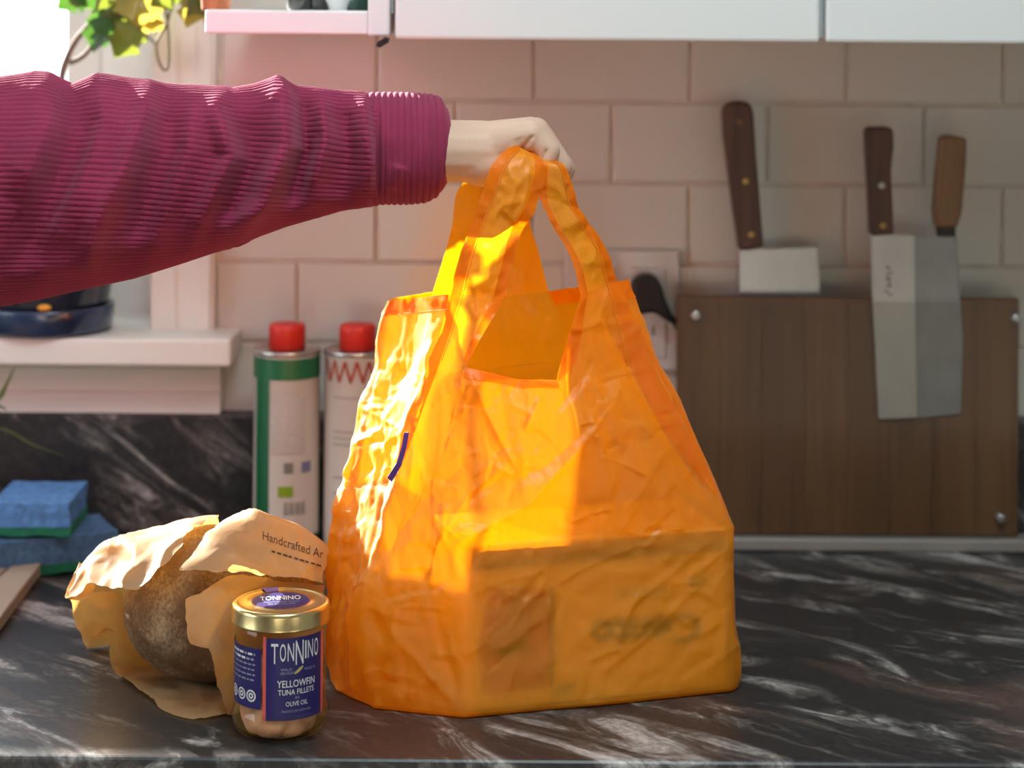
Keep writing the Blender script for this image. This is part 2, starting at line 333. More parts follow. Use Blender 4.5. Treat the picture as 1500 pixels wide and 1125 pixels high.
def lathe(name, prof, c, m, parent=None, seg=64, rib=0, ribamp=0.0, smooth=True):
    """profile of (r, z), around the upright axis through c"""
    vs, fs = [], []
    for (r, z) in prof:
        for k in range(seg):
            a = 2*PI*k/seg; rr = r+(ribamp*(k % 2) if rib else 0)
            vs.append((c[0]+rr*math.cos(a), c[1]+rr*math.sin(a), c[2]+z))
    for i in range(len(prof)-1):
        for k in range(seg):
            a, b = i*seg+k, i*seg+(k+1) % seg; fs.append((a, b, b+seg, a+seg))
    if prof[0][0] > 1e-6: fs.append(tuple(range(seg))[::-1])
    if prof[-1][0] > 1e-6: fs.append(tuple(range((len(prof)-1)*seg, len(prof)*seg)))
    o = raw(name, vs, fs, m, parent, smooth)
    return o
def auto_smooth(o, ang=35):
    me = o.data
    bm = bmesh.new(); bm.from_mesh(me); lim = math.radians(ang)
    for f in bm.faces: f.smooth = True
    for e in bm.edges:
        if len(e.link_faces) == 2 and e.calc_face_angle(0) > lim: e.smooth = False
    bm.to_mesh(me); bm.free(); return o
def tube(name, pts, rads, m, parent=None, seg=8, sub=6):
    """smooth tube through points"""
    pts = [Vector(p) for p in pts]; n = len(pts)
    if not hasattr(rads, '__len__'): rads = [rads]*n
    C, R = [], []
    for i in range(n-1):
        p0, p1, p2, p3 = pts[max(i-1, 0)], pts[i], pts[i+1], pts[min(i+2, n-1)]
        for s in range(sub):
            t = s/sub
            C.append(0.5*((2*p1)+(p2-p0)*t+(2*p0-5*p1+4*p2-p3)*t*t+(3*p1-p0-3*p2+p3)*t**3)); R.append(rads[i]*(1-t)+rads[i+1]*t)
    C.append(pts[-1]); R.append(rads[-1])
    vs, fs = [], []; up = Vector((0.13, 0.97, 0.2)).normalized()
    for i, c in enumerate(C):
        t = (C[min(i+1, len(C)-1)]-C[max(i-1, 0)]).normalized()
        a = t.cross(up); a = a.normalized() if a.length > 1e-4 else Vector((1, 0, 0)); b = t.cross(a)
        for k in range(seg):
            q = 2*PI*k/seg; vs.append(c+R[i]*(a*math.cos(q)+b*math.sin(q)))
    for i in range(len(C)-1):
        for k in range(seg):
            a, b = i*seg+k, i*seg+(k+1) % seg; fs.append((a, b, b+seg, a+seg))
    fs.append(tuple(range(seg))[::-1]); fs.append(tuple(range((len(C)-1)*seg, len(C)*seg)))
    return raw(name, vs, fs, m, parent, True)
def text_geo(body, size=1.0, bold=0.0, spacing=1.0, res=3):
    cu = bpy.data.curves.new('text', 'FONT'); cu.body = body; cu.size = size; cu.align_x = 'CENTER'; cu.align_y = 'CENTER'
    cu.offset = bold; cu.space_character = spacing; cu.resolution_u = res
    o = bpy.data.objects.new('text', cu); COL.objects.link(o)
    dg = bpy.context.evaluated_depsgraph_get(); dg.update(); ev = o.evaluated_get(dg); me = ev.to_mesh()
    v = np.array([tuple(q.co) for q in me.vertices]); f = [tuple(p.vertices) for p in me.polygons]
    ev.to_mesh_clear(); bpy.data.objects.remove(o); bpy.data.curves.remove(cu)
    mn, mx = v.min(0), v.max(0); v = v-(mn+mx)/2; v[:, 0] /= max(mx[0]-mn[0], 1e-9); v[:, 1] /= max(mx[1]-mn[1], 1e-9)
    return v, f                                  # unit box -0.5 .. 0.5
def cyl_patch(name, c, r, a0, a1, z0, z1, m, parent, n=24, thick=0.0):
    """label wrapped on an upright cylinder; angle 0 faces the camera (-y), + turns right"""
    vs, fs = [], []
    for i in range(n+1):
        a = math.radians(a0+(a1-a0)*i/n)
        for z in (z0, z1): vs.append((c[0]+r*math.sin(a), c[1]-r*math.cos(a), c[2]+z))
    for i in range(n): fs.append((2*i, 2*i+2, 2*i+3, 2*i+1))
    return raw(name, vs, fs, m, parent, True)
def cyl_text(name, body, c, r, ang, z, w, h, m, parent, bold=0.0, spacing=1.0, tilt=0.0):
    v, f = text_geo(body, 1.0, bold, spacing); vs = []
    for q in v:
        x = q[0]*w; a = math.radians(ang)+x/r
        vs.append((c[0]+r*math.sin(a), c[1]-r*math.cos(a), c[2]+z+q[1]*h+tilt*x))
    return raw(name, vs, f, m, parent)
def grid_faces(nr, nc, closed=False, off=0):
    fs = []
    for i in range(nr-1):
        for k in range(nc if closed else nc-1):
            a = off+i*nc+k; b = off+i*nc+(k+1) % nc; fs.append((a, b, b+nc, a+nc))
    return fs
def resample(keys, counts):
    """straight runs between key points (K x 3) -> points; counts[i] per run, end point added"""
    out = []
    for i, n in enumerate(counts):
        for s in range(n): t = s/n; out.append(keys[i]*(1-t)+keys[i+1]*t)
    out.append(keys[-1]); return np.array(out)
def cr_spline(K, n):
    """Catmull-Rom through rows of K (R x ...), n steps per run"""
    K = np.asarray(K, float); out = []
    for i in range(len(K)-1):
        p0, p1, p2, p3 = K[max(i-1, 0)], K[i], K[i+1], K[min(i+2, len(K)-1)]
        for s in range(n):
            t = s/n
            out.append(0.5*((2*p1)+(p2-p0)*t+(2*p0-5*p1+4*p2-p3)*t*t+(3*p1-p0-3*p2+p3)*t**3))
    out.append(K[-1]); return np.array(out)
def vnormals(V, F):
    V = np.asarray(V); n = np.zeros_like(V); F4 = np.array([f for f in F if len(f) == 4])
    fn = np.cross(V[F4[:, 2]]-V[F4[:, 0]], V[F4[:, 3]]-V[F4[:, 1]])
    for k in range(4): np.add.at(n, F4[:, k], fn)
    return n/(np.linalg.norm(n, axis=1)[:, None]+1e-12)

# ================================================================== THE ROOM
YW = 2.02                                       # face of the tiled wall
XL, XR, YF, ZF, ZC = -1.95, 1.6, -1.6, -0.90, 1.55
WX0, WX1, WZ0, WZ1 = -1.42, -0.352, 0.185, 1.22   # window opening
bm = bmesh.new()
bbox(bm, XL, WX0, YW, YW+0.16, ZF, ZC); bbox(bm, WX1, XR, YW, YW+0.16, ZF, ZC)
bbox(bm, WX0, WX1, YW, YW+0.16, ZF, WZ0); bbox(bm, WX0, WX1, YW, YW+0.16, WZ1, ZC)
wall_back = from_bm('wall_back', bm, 'grout'); tag(wall_back, kind='structure')
bm = bmesh.new()
for q in ((YF, 0.2, ZF, ZC), (1.3, YW+0.16, ZF, ZC), (0.2, 1.3, ZF, 0.1), (0.2, 1.3, 1.1, ZC)): bbox(bm, XL-0.1, XL, *q)
tag(from_bm('wall_left', bm, 'wall'), kind='structure')
w2 = empty('added_side_window', (XL, 0.75, 0.1), kind='structure')  # unseen window, added to let daylight in from the left
for q in ((0.16, 0.22, 0.06, 1.14), (1.28, 1.34, 0.06, 1.14), (0.22, 1.28, 0.06, 0.12), (0.22, 1.28, 1.08, 1.14), (0.735, 0.765, 0.12, 1.08)): box('frame_bar', XL-0.03, XL+0.015, *q, 'trim_paint', w2, 0.002)
box('pane', XL-0.022, XL-0.018, 0.21, 1.29, 0.11, 1.09, 'glass', w2)
tag(box('wall_right', XR, XR+0.1, YF, YW+0.16, ZF, ZC, 'wall'), kind='structure')
tag(box('wall_front', XL-0.1, XR+0.1, YF-0.1, YF, ZF, ZC, 'wall'), kind='structure')
tag(box('floor', XL-0.1, XR+0.1, YF-0.1, YW+0.16, ZF-0.1, ZF, 'floor'), kind='structure')
tag(box('ceiling', XL-0.1, XR+0.1, YF-0.1, YW+0.16, ZC, ZC+0.1, 'ceiling'), kind='structure')
# glazed wall tiles, each one a piece of the wall
PITCH, ROWH = 0.1540, 0.0795
tile_x = P(784, 100, YW).x; tile_z = P(784, 147, YW).z
EDGE = P(320, 300, YW).x
TM = {}
def tile_mesh(w, h):
    key = (round(w, 4), round(h, 4))
    if key not in TM:
        bm = bmesh.new(); bbox(bm, 0, w, -0.0035, 0.002, 0, h)
        top = [e for e in bm.edges if all(v.co.y < -0.003 for v in e.verts)]
        bmesh.ops.bevel(bm, geom=top, offset=0.0018, segments=2, affect='EDGES', profile=0.5)
        bmesh.ops.recalc_face_normals(bm, faces=bm.faces)
        me = bpy.data.meshes.new('tile'); bm.to_mesh(me); bm.free(); me.materials.append(M['tile']); TM[key] = me
    return TM[key]
GAP = 0.0026
for r in range(-5, 2):                                   # row r starts at tile_z + r*ROWH
    z0 = tile_z+r*ROWH
    sh = 0.0 if r % 2 == 0 else 0.5
    if r == -3: sh = 0.5
    for k in range(-6, 7):
        x0 = tile_x+(k+sh)*PITCH; x1 = x0+PITCH-GAP
        if x1 < EDGE+0.004 or x0 > 0.62: continue
        x0 = max(x0, EDGE)
        zz0, zz1 = max(z0, 0.02), z0+ROWH-GAP
        if zz1-zz0 < 0.01: continue
        o = bpy.data.objects.new('tile', tile_mesh(x1-x0, zz1-zz0)); COL.objects.link(o)
        o.location = (x0, YW, zz0); o.parent = wall_back
        o.rotation_euler = (random.uniform(-.004, .004), 0, random.uniform(-.004, .004))

# window: casing, stop, sash, pane, sill, apron
win = empty('window_1', (-0.9, YW, 0.2), kind='structure')
cx0, cx1 = P(223, 440, YW-0.012).x, EDGE-0.001
sill_z = P(280, 479, YW).z
bmc = bmesh.new(); bbox(bmc, cx0, cx1, YW-0.018, YW+0.0, sill_z, 1.30)
bbox(bmc, cx0+0.020, cx0+0.024, YW-0.0205, YW-0.018, sill_z, 1.30); bbox(bmc, cx1-0.018, cx1-0.004, YW-0.0225, YW-0.018, sill_z, 1.30)
from_bm('casing', bmc, 'trim_paint', win)
box('casing', WX0-0.07, WX0+0.004, YW-0.018, YW, sill_z, 1.30, 'trim_paint', win, 0.002)
box('casing', WX0-0.07, cx1, YW-0.018, YW, 1.215, 1.30, 'trim_paint', win, 0.002)
sx1 = P(338, 500, 1.945).x
box('sill', WX0-0.12, sx1, 1.945, YW+0.12, sill_z-0.026, sill_z, 'trim_paint', win, 0.003)
apx = P(323, 560, YW-0.02).x
bma = bmesh.new(); za = sill_z-0.026; zb = P(200, 604, YW-0.02).z
bbox(bma, WX0-0.1, apx, YW-0.018, YW, zb, za); bbox(bma, WX0-0.1, apx, YW-0.024, YW-0.018, zb, zb+0.020); bbox(bma, WX0-0.1, apx, YW-0.022, YW-0.018, zb+0.03, zb+0.044)
from_bm('apron', bma, 'trim_paint', win)
yS = YW+0.09
fx = P(153, 60, yS).x; gx = P(97, 60, yS).x
box('stop', fx, WX1+0.002, yS-0.012, yS+0.04, sill_z-0.01, WZ1, 'trim_paint', win, 0.002)
box('sash_stile', gx, fx-0.0015, yS+0.0, yS+0.036, sill_z-0.01, WZ1, 'trim_paint', win, 0.003)
box('sash_stile', WX0, WX0+0.045, yS+0.0, yS+0.036, sill_z-0.01, WZ1, 'trim_paint', win, 0.003)
box('sash_rail', WX0+0.045, gx, yS+0.0, yS+0.036, sill_z-0.005, sill_z+0.100, 'trim_paint', win, 0.003)  # hidden bottom rail, made taller to keep the sun off the worktop
box('sash_rail', WX0+0.045, gx, yS+0.0, yS+0.036, WZ1-0.05, WZ1, 'trim_paint', win, 0.003)
box('pane', WX0+0.04, gx+0.005, yS+0.016, yS+0.020, sill_z+0.095, WZ1-0.045, 'glass', win)
box('jamb', WX1-0.002, WX1+0.012, YW+0.0, YW+0.16, sill_z-0.02, WZ1, 'trim_paint', win)
tube('blind_cord', [P(28, y, yS-0.006) for y in (-60, 0, 60, 130)], 0.0013, simple('grey cord', (0.25, 0.25, 0.24), 0.8), win, 6)

# unseen flush lamp, added as a body for the ceiling fill light
cl = empty('added_fill_lamp', (0.10, 0.70, ZC), 'unseen round white ceiling lamp added as fill light for the kitchen', 'lamp')
lathe('housing', [(0.36, ZC-0.001), (0.375, ZC-0.006), (0.375, ZC-0.035), (0.365, ZC-0.042), (0.355, ZC-0.040), (0.355, ZC-0.012), (0.0, ZC-0.010)], Vector((0.10, 0.70, 0)), 'white_paint', cl, 64)
md, ns_, ls_, b_ = mat('added fill lamp glow'); b_.inputs['Base Color'].default_value = (0.9, 0.9, 0.9, 1); b_.inputs['Emission Color'].default_value = (0.84, 0.97, 1.0, 1); b_.inputs['Emission Strength'].default_value = 2.0
lathe('diffuser', [(0.350, ZC-0.016), (0.350, ZC-0.032), (0.30, ZC-0.040), (0.0, ZC-0.044)], Vector((0.10, 0.70, 0)), md, cl, 64)

# counter with its upstand
ctr = empty('countertop', (0, 1.7, 0), 'dark granite worktop with white and brown veins under all the groceries', 'worktop')
YC0 = 1.408
box('slab', -1.6, XR, YC0, YW, -0.032, 0.0, 'granite', ctr, 0.004, 3)
ups = box('backsplash', -1.6, XR, YW-0.024, YW, 0.0005, P(200, 606, YW-0.024).z, 'granite_up', None, 0.003)
tag(ups, 'low granite upstand along the wall behind the sponges', 'backsplash')
bc = empty('base_cabinet', (0, 1.75, ZF), 'white base cabinet carrying the granite worktop', 'cabinet')
box('body', -1.6, XR-0.002, YC0+0.045, YW-0.001, ZF+0.001, -0.033, 'white_paint', bc)
for k in range(5):
    x0 = -1.59+k*0.636
    d_ = box('door', x0+0.004, x0+0.63, YC0+0.024, YC0+0.045, ZF+0.11, -0.045, 'white_paint', bc, 0.003)
    tube('handle', [(x0+0.57, YC0+0.024, -0.16), (x0+0.57, YC0-0.004, -0.15), (x0+0.57, YC0-0.004, -0.07), (x0+0.57, YC0+0.024, -0.06)], 0.004, 'screw', d_, 8)

# wall cupboards
YD = 1.690
cup_z = P(880, 60, YD).z
xa, xb, xc, xd = P(578, 40, YD).x, P(1201, 40, YD).x, P(1210, 40, YD).x, P(1830, 40, YD).x
wc = empty('wall_cupboard', ((xa+xd)/2, 1.85, cup_z), 'plain white wall cupboard with flush doors above the knives', 'cabinet')
box('body', xa+0.002, xd, YD+0.022, YW-0.008, cup_z+0.004, 1.2, 'white_paint', wc)
box('door', xa, xb, YD, YD+0.02, cup_z, 1.19, 'white_paint', wc, 0.003)
box('door', xc, xd, YD, YD+0.02, cup_z, 1.19, 'white_paint', wc, 0.003)
xo = P(300, 30, YD).x
sc_ = empty('open_shelf', ((xo+xa)/2, 1.85, cup_z), 'white open wall shelf beside the window holding jars', 'shelf')
zr0, zr1 = P(430, 50, YD).z, P(430, 15, YD).z
box('front_rail', xo, xa-0.022, YD, YD+0.020, zr0, zr1, 'white_paint', sc_, 0.002)
box('stile', xa-0.022, xa-0.004, YD-0.002, YD+0.020, zr0-0.001, 1.19, 'white_paint', sc_, 0.002)
box('shelf_board', xo, xa-0.004, YD+0.020, YW-0.008, zr0+0.001, zr1-0.002, 'white_paint', sc_)
box('side_panel', xa-0.018, xa-0.002, YD+0.020, YW-0.008, zr1-0.002, 1.19, 'white_paint', sc_)
box('shelf_board', xo, xa-0.018, YD+0.03, YW-0.008, 0.80, 0.82, 'white_paint', sc_)
bmh = bmesh.new(); bbox(bmh, -0.006, 0.006, -0.008, 0.004, -0.0025, 0.0025)
bmesh.ops.bevel(bmh, geom=bmh.edges[:], offset=0.0015, segments=2, affect='EDGES')
h = from_bm('latch', bmh, 'black_plastic', sc_); q = P(561, 62, YD-0.002); h.matrix_world = Matrix.Translation(q) @ Matrix.Rotation(math.radians(-32), 4, 'Y')

def jar_on_shelf(name, px, r, prof, m, label, cat, lidm=None, y=YD+0.09):
    c = P(px, 5, y); c.z = zr1-0.0015
    e = empty(name, c, label, cat)
    lathe('body', [(a*r, z) for a, z in prof], c, m, e, 40)
    if lidm: lathe('lid', [(r*0.86, prof[-1][1]+0.0005), (r*0.9, prof[-1][1]+0.003), (r*0.9, prof[-1][1]+0.014), (r*0.8, prof[-1][1]+0.016)], c, lidm, e, 40)
JP = [(0.8, 0.0), (0.97, 0.004), (1, 0.01), (1, 0.09), (0.85, 0.10), (0.82, 0.11)]
jar_on_shelf('clay_pot', 316, 0.013, [(0.9, 0), (0.95, 0.003), (1.15, 0.05), (1.3, 0.05), (1.3, 0.064), (1.1, 0.064), (1.0, 0.05)], 'terracotta', 'small terracotta pot at the open end of the shelf', 'pot')
jar_on_shelf('preserve_jar', 441, 0.013, JP, 'jar_dark', 'small dark jar on the open shelf, next to the white cup', 'jar', 'tin_metal')
jar_on_shelf('cup', 455, 0.0075, [(0.8, 0), (1, 0.01), (1.15, 0.05), (1.05, 0.05), (0.9, 0.012), (0.4, 0.01)], 'china', 'small white cup between two dark jars', 'cup')
jar_on_shelf('preserve_jar', 468, 0.010, JP, 'jar_dark', 'narrow dark jar beside the wide white bowl', 'jar', 'tin_metal')
jar_on_shelf('bowl', 497, 0.018, [(0.5, 0), (0.55, 0.003), (1.0, 0.02), (1.05, 0.035), (1.0, 0.035), (0.6, 0.012), (0.3, 0.01)], 'china', 'wide white bowl on the open shelf', 'bowl')
jar_on_shelf('bottle', 524, 0.011, [(0.9, 0), (1, 0.004), (1, 0.12), (0.4, 0.16), (0.38, 0.21), (0.45, 0.215)], 'green_glass', 'dark green bottle on the shelf next to the cupboard', 'bottle')

# ================================================================== ORANGE BAG
def ring_levels():
    def w(x, y, z): return np.array((x, y, z))
    def p(px, py, d): return np.array(P(px, py, d))
    def g(px, py): return np.array(G(px, py, 0.0015))
    # order: S A M N2 B E C C2 D2 D L
    L = []
    L.append([g(552, 1037), g(680, 1051), g(785, 1041), g(888, 1032), g(1073, 1012), g(1084, 1004), w(.155, 1.645, .0015), w(.06, 1.65, .0015), w(-.03, 1.65, .0015), w(-.095, 1.64, .0015), g(490, 1010)])
    L.append([p(533, 985, 1.508), p(680, 1000, 1.491), p(785, 990, 1.507), p(887, 980, 1.523), p(1073, 962, 1.551), p(1085, 965, 1.560), w(.158, 1.645, .03), w(.06, 1.65, .03), w(-.03, 1.65, .03), w(-.10, 1.64, .03), p(483, 975, 1.57)])
    L.append([p(527, 915, 1.506), p(680, 915, 1.491), p(785, 905, 1.507), p(885, 895, 1.523), p(1073, 885, 1.551), p(1075, 890, 1.58), w(.15, 1.65, .07), w(.06, 1.65, .07), w(-.03, 1.65, .07), w(-.10, 1.645, .07), p(481, 900, 1.59)])
    L.append([p(545, 812, 1.506), p(681, 801, 1.491), p(785, 792, 1.507), p(880, 784, 1.522), p(1073, 770, 1.550), p(1074, 772, 1.58), w(.145, 1.65, .126), w(.055, 1.65, .126), w(-.03, 1.65, .126), w(-.098, 1.645, .126), p(483, 812, 1.60)])
    L.append([p(574, 712, 1.507), p(672, 712, 1.495), p(770, 712, 1.496), p(860, 700, 1.510), p(1049, 722, 1.548), p(1053, 722, 1.578), w(.135, 1.645, .175), w(.05, 1.65, .175), w(-.03, 1.65, .175), w(-.090, 1.64, .175), p(505, 712, 1.598)])
    L.append([p(602, 618, 1.508), p(673, 620, 1.499), p(775, 628, 1.503), p(835, 620, 1.508), p(1003, 615, 1.547), p(1007, 612, 1.573), w(.105, 1.635, .212), w(.03, 1.64, .212), w(-.03, 1.64, .212), w(-.085, 1.63, .212), p(525, 618, 1.593)])
    L.append([p(633, 545, 1.509), p(681, 538, 1.501), p(760, 556, 1.510), p(815, 557, 1.513), p(965, 543, 1.546), p(969, 540, 1.568), p(852, 528, 1.615), p(682, 545, 1.618), p(674, 545, 1.618), p(595, 545, 1.615), p(546, 545, 1.588)])
    L.append([p(659, 431, 1.511), p(741, 433, 1.512), None, p(848, 431, 1.520), p(903, 413, 1.541), p(922, 410, 1.553), p(803, 427, 1.602), p(690, 440, 1.606), p(683, 432, 1.606), p(634, 428, 1.600), p(567, 441, 1.575)])
    return L
SEGN = [34, 44, 26, 56, 12, 30, 40, 20, 34, 40, 46]         # S-A A-M M-N2 N2-B B-E E-C C-C2 C2-D2 D2-D D-L L-S
NC = sum(SEGN)
cumn = np.cumsum([0]+SEGN)
cS, cA, cM, cN, cB, cE, cC, cC2, cD2, cD, cL = cumn[:11]
def ring(keys): return resample(np.array(keys+[keys[0]]), SEGN)[:-1]
LV = ring_levels()
body_keys = np.array([ring(k) for k in LV[:7]])
rows = [];  per = [10, 24, 36, 40, 40, 36]
ck = [body_keys[i] for i in range(7)]
for i in range(6):
    p0, p1, p2, p3 = ck[max(i-1, 0)], ck[i], ck[i+1], ck[min(i+2, 6)]
    if i == 2: p3 = p2+(p2-p1)
    if i == 3: p0 = p1-(p2-p1)
    if i == 0: p0 = p1-(p2-p1)
    for s in range(per[i]):
        t = s/per[i]
        rows.append(0.5*((2*p1)+(p2-p0)*t+(2*p0-5*p1+4*p2-p3)*t*t+(3*p1-p0-3*p2+p3)*t**3))
rows.append(ck[6]); rows = np.array(rows)
def smooth_rows(R, passes, closed=True):
    for _ in range(passes):
        if closed: R = (np.roll(R, 1, 1)+2*R+np.roll(R, -1, 1))/4
        else:
            Q = R.copy(); Q[:, 1:-1] = (R[:, :-2]+2*R[:, 1:-1]+R[:, 2:])/4; R = Q
    return R
rows = smooth_rows(rows, 4)
NR = len(rows)
V = [tuple(v) for v in rows.reshape(-1, 3)]; VN = NR*NC
F = grid_faces(NR, NC, True)
# bottom
ctr_i = len(V); V.append((0.03, 1.58, 0.0014))
for k in range(NC): F.append((ctr_i, (k+1) % NC, k))
def add_rows(cols, grid, base_row_idx):
    """grid: rows x len(cols) of points above the vertex row base_row_idx (list of vertex ids)"""
    global V, F
    prev = base_row_idx; ids_all = [list(prev)]
    for r in grid:
        ids = list(range(len(V), len(V)+len(r))); V.extend(tuple(q) for q in r)
        for k in range(len(ids)-1): F.append((prev[k], prev[k+1], ids[k+1], ids[k]))
        prev = ids; ids_all.append(ids)
    return ids_all
top0 = (NR-1)*NC
def shoulder(c0, c1, keyidx, nrow):
    """columns c0..c1 (may wrap) from level 6 up to level 7"""
    cols = [c % NC for c in range(c0, c1+1)]
    top = resample(np.array([LV[7][k] for k in keyidx]), [SEGN[k] for k in keyidx[:-1]])
    bot = rows[-1][cols]; pre = rows[-20][cols]
    g = []
    for i in range(1, nrow+1):
        t = i/nrow; g.append(bot*(1-t)+top*t+(bot-pre)*0.35*t*(1-t)*(1-t))
    return cols, np.array(g)
# left shoulder: D2-D, D-L, L-S, S-A ; right shoulder: N2-B, B-E, E-C, C-C2
colsL, gL = shoulder(cD2, NC+cA, [8, 9, 10, 0, 1], 30)
colsR, gR = shoulder(cN, cC2, [3, 4, 5, 6, 7], 30)
gL = smooth_rows(gL, 3, False); gR = smooth_rows(gR, 3, False)
idsL = add_rows(colsL, gL, [top0+c for c in colsL]); idsR = add_rows(colsR, gR, [top0+c for c in colsR])
# straps from the shoulders to the hand
def strap(ids_row, rows_px, arch=0.004, tuck=None, wav=0.0):
    n = len(ids_row); base = np.array([V[i] for i in ids_row]); keys = [base]
    for (a, b) in rows_px:
        pa, pb = np.array(P(*a)), np.array(P(*b)); t = np.linspace(0, 1, n)[:, None]
        r = pa*(1-t)+pb*t; r[:, 1] -= arch*np.sin(t[:, 0]*PI); keys.append(r)
    g = cr_spline(np.array(keys), 11)[1:]
    return add_rows(None, g, ids_row)
lastL, lastR = idsL[-1], idsR[-1]; STRAP0 = len(V)
nDD, nDL, nLS, nSA = SEGN[8], SEGN[9], SEGN[10], SEGN[0]
fl = lastL[nDD+nDL+nLS:]; bl = lastL[:nDD+1]
fr = lastR[:SEGN[3]+1]; br = lastR[SEGN[3]+SEGN[4]+SEGN[5]:]
FLI = strap(fl, [((673, 378, 1.509), (750, 386, 1.512)), ((691, 326, 1.507), (763, 338, 1.511)), ((708, 280, 1.506), (785, 298, 1.510)), ((722, 243, 1.508), (798, 256, 1.510)), ((740, 222, 1.512), (794, 237, 1.512)), ((757, 214, 1.522), (783, 226, 1.522)), ((764, 222, 1.545), (784, 228, 1.545))], 0.004)
FRI = strap(fr, [((836, 378, 1.520), (886, 363, 1.532)), ((812, 333, 1.518), (862, 328, 1.526)), ((793, 292, 1.516), (846, 300, 1.520)), ((794, 262, 1.513), (837, 268, 1.516)), ((797, 241, 1.513), (826, 243, 1.515)), ((785, 232, 1.522), (812, 238, 1.522)), ((778, 230, 1.545), (800, 236, 1.545))], 0.003)
BRI = strap(br, [((789, 370, 1.592), (712, 382, 1.596)), ((777, 330, 1.578), (735, 338, 1.580)), ((778, 288, 1.568), (752, 290, 1.570)), ((790, 250, 1.56), (768, 250, 1.56))], -0.002)
BLI = strap(bl, [((704, 380, 1.594), (650, 379, 1.592)), ((720, 330, 1.586), (662, 332, 1.584)), ((724, 282, 1.58), (672, 278, 1.578)), ((748, 248, 1.57), (712, 246, 1.57)), ((770, 235, 1.56), (750, 235, 1.56))], -0.002)
V = np.array(V, float)
# creases and crumple of the nylon
def crumple(V, F):
    n = vnormals(V, F); px, py = proj(V)
    ctrv = np.array((0.03, 1.57, 0.15)); out = ((V-ctrv)*np.array((1, 1, 0))*n).sum(1)
    n = np.where((out < 0)[:, None], -n, n)
    z = V[:, 2]; front = n[:, 1] < -0.2
    q = V*np.array((1, 1, 1)); w = np.stack([fbm(q*9, 3), fbm(q*9+5, 3), fbm(q*9+11, 3)], 1)*0.03
    c1 = ridged((q+w)*np.array((17, 17, 6.5)), 2)-0.5
    c2 = ridged((q+w*0.6)*np.array((40, 40, 15))+3.0, 2)-0.5
    c3 = ridged((q+w*0.4)*np.array((90, 90, 42))+7.0, 2)-0.5
    left = np.clip((640-px)/120, 0, 1)
    onbox = ((z > 0.004) & (z < 0.126) & (px > 670)).astype(float)
    a1 = np.where(onbox > 0, 0.0009, 0.0030+0.0055*left); a2 = np.where(onbox > 0, 0.0012, 0.0018+0.0022*left); a3 = 0.00045+0.0005*left
    fade = np.clip(z/0.012, 0, 1)
    disp = (a1*c1+a2*c2+a3*c3)*fade
    disp = np.where(onbox > 0, np.maximum(disp, 0)+0.0005, disp)
    def crease(pts, amp, w1, w2, ends=True):
        nonlocal disp
        d, s, t = seg_dist(px, py, pts)
        k = np.where(s > 0, np.exp(-d/w1), np.exp(-d/w2))
        if ends: k = k*np.clip(np.minimum(t, 1-t)*6, 0, 1)
        disp = disp+np.where(front, amp*k, 0)
    crease([(681, 540), (705, 590), (735, 650), (762, 695)], 0.0070, 9, 26)
    crease([(655, 805), (700, 775), (770, 735), (840, 665), (912, 575)], 0.0075, 12, 34)
    crease([(762, 695), (790, 690), (850, 640), (905, 580)], -0.0050, 16, 30)
    crease([(640, 480), (628, 560), (610, 640), (600, 720)], 0.0055, 10, 22)
    crease([(575, 640), (560, 720), (540, 800), (524, 870)], -0.0050, 6, 10)
    crease([(540, 560), (520, 680), (505, 800)], 0.0040, 8, 16)
    crease([(600, 560), (575, 610), (550, 640), (515, 660)], 0.0035, 6, 14)
    crease([(870, 440), (925, 540), (985, 650), (1050, 750)], -0.0060, 14, 22)
    crease([(903, 420), (955, 530), (1010, 640), (1066, 762)], 0.0035, 8, 10)
    crease([(700, 850), (770, 880), (860, 830), (930, 800), (1000, 790)], 0.0010, 3, 7)
    crease([(820, 960), (900, 900), (960, 860), (1030, 800), (1065, 775)], 0.0011, 3, 8)
    crease([(690, 870), (740, 850), (800, 835)], 0.0010, 3, 6)
    crease([(880, 990), (940, 940), (1000, 880), (1040, 840)], 0.0010, 3, 7)
    crease([(600, 800), (630, 870), (650, 950), (678, 1040)], -0.0030, 10, 20)
    crease([(545, 870), (580, 930), (640, 1000), (675, 1040)], 0.0035, 8, 18)
    crease([(690, 700), (720, 680), (760, 700)], 0.0025, 5, 12)
    crease([(640, 800), (690, 720), (745, 680)], 0.0030, 6, 14)
    for pts in ([(730, 300), (760, 330), (790, 300)], [(700, 360), (730, 380), (755, 345)], [(690, 400), (700, 450), (690, 520)], [(720, 330), (735, 300), (770, 290)], [(740, 240), (755, 270), (745, 310)], [(775, 240), (770, 280), (755, 320)]):
        crease(pts, 0.0024, 4, 9)
    rg = random.Random(21)                       # the net of small sharp creases left by folding the bag up
    for k in range(300):
        x = rg.uniform(485, 1075); y = rg.uniform(560, 1035); L_ = rg.uniform(25, 95); a_ = rg.gauss(-0.55, 0.45) if rg.random() < 0.7 else rg.uniform(0.3, 2.2)
        if k > 240: x = rg.uniform(650, 900); y = rg.uniform(240, 560)
        pts = [(x, y)]
        for j in range(2): a_ += rg.gauss(0, 0.25); pts.append((pts[-1][0]+math.cos(a_)*L_/2, pts[-1][1]+math.sin(a_)*L_/2))
        am_ = rg.uniform(0.0006, 0.0016)*(1 if rg.random() < 0.65 else -1)*(0.9 if x > 670 and y > 780 else 1.25)
        crease(pts, am_, rg.uniform(2.5, 5), rg.uniform(6, 16))
    disp = np.where(onbox > 0, np.maximum(disp, -0.0006), disp)
    V2 = V+n*disp[:, None]; V2[:, 2] = np.maximum(V2[:, 2], 0.0008)
    return V2
BV = crumple(V, F)
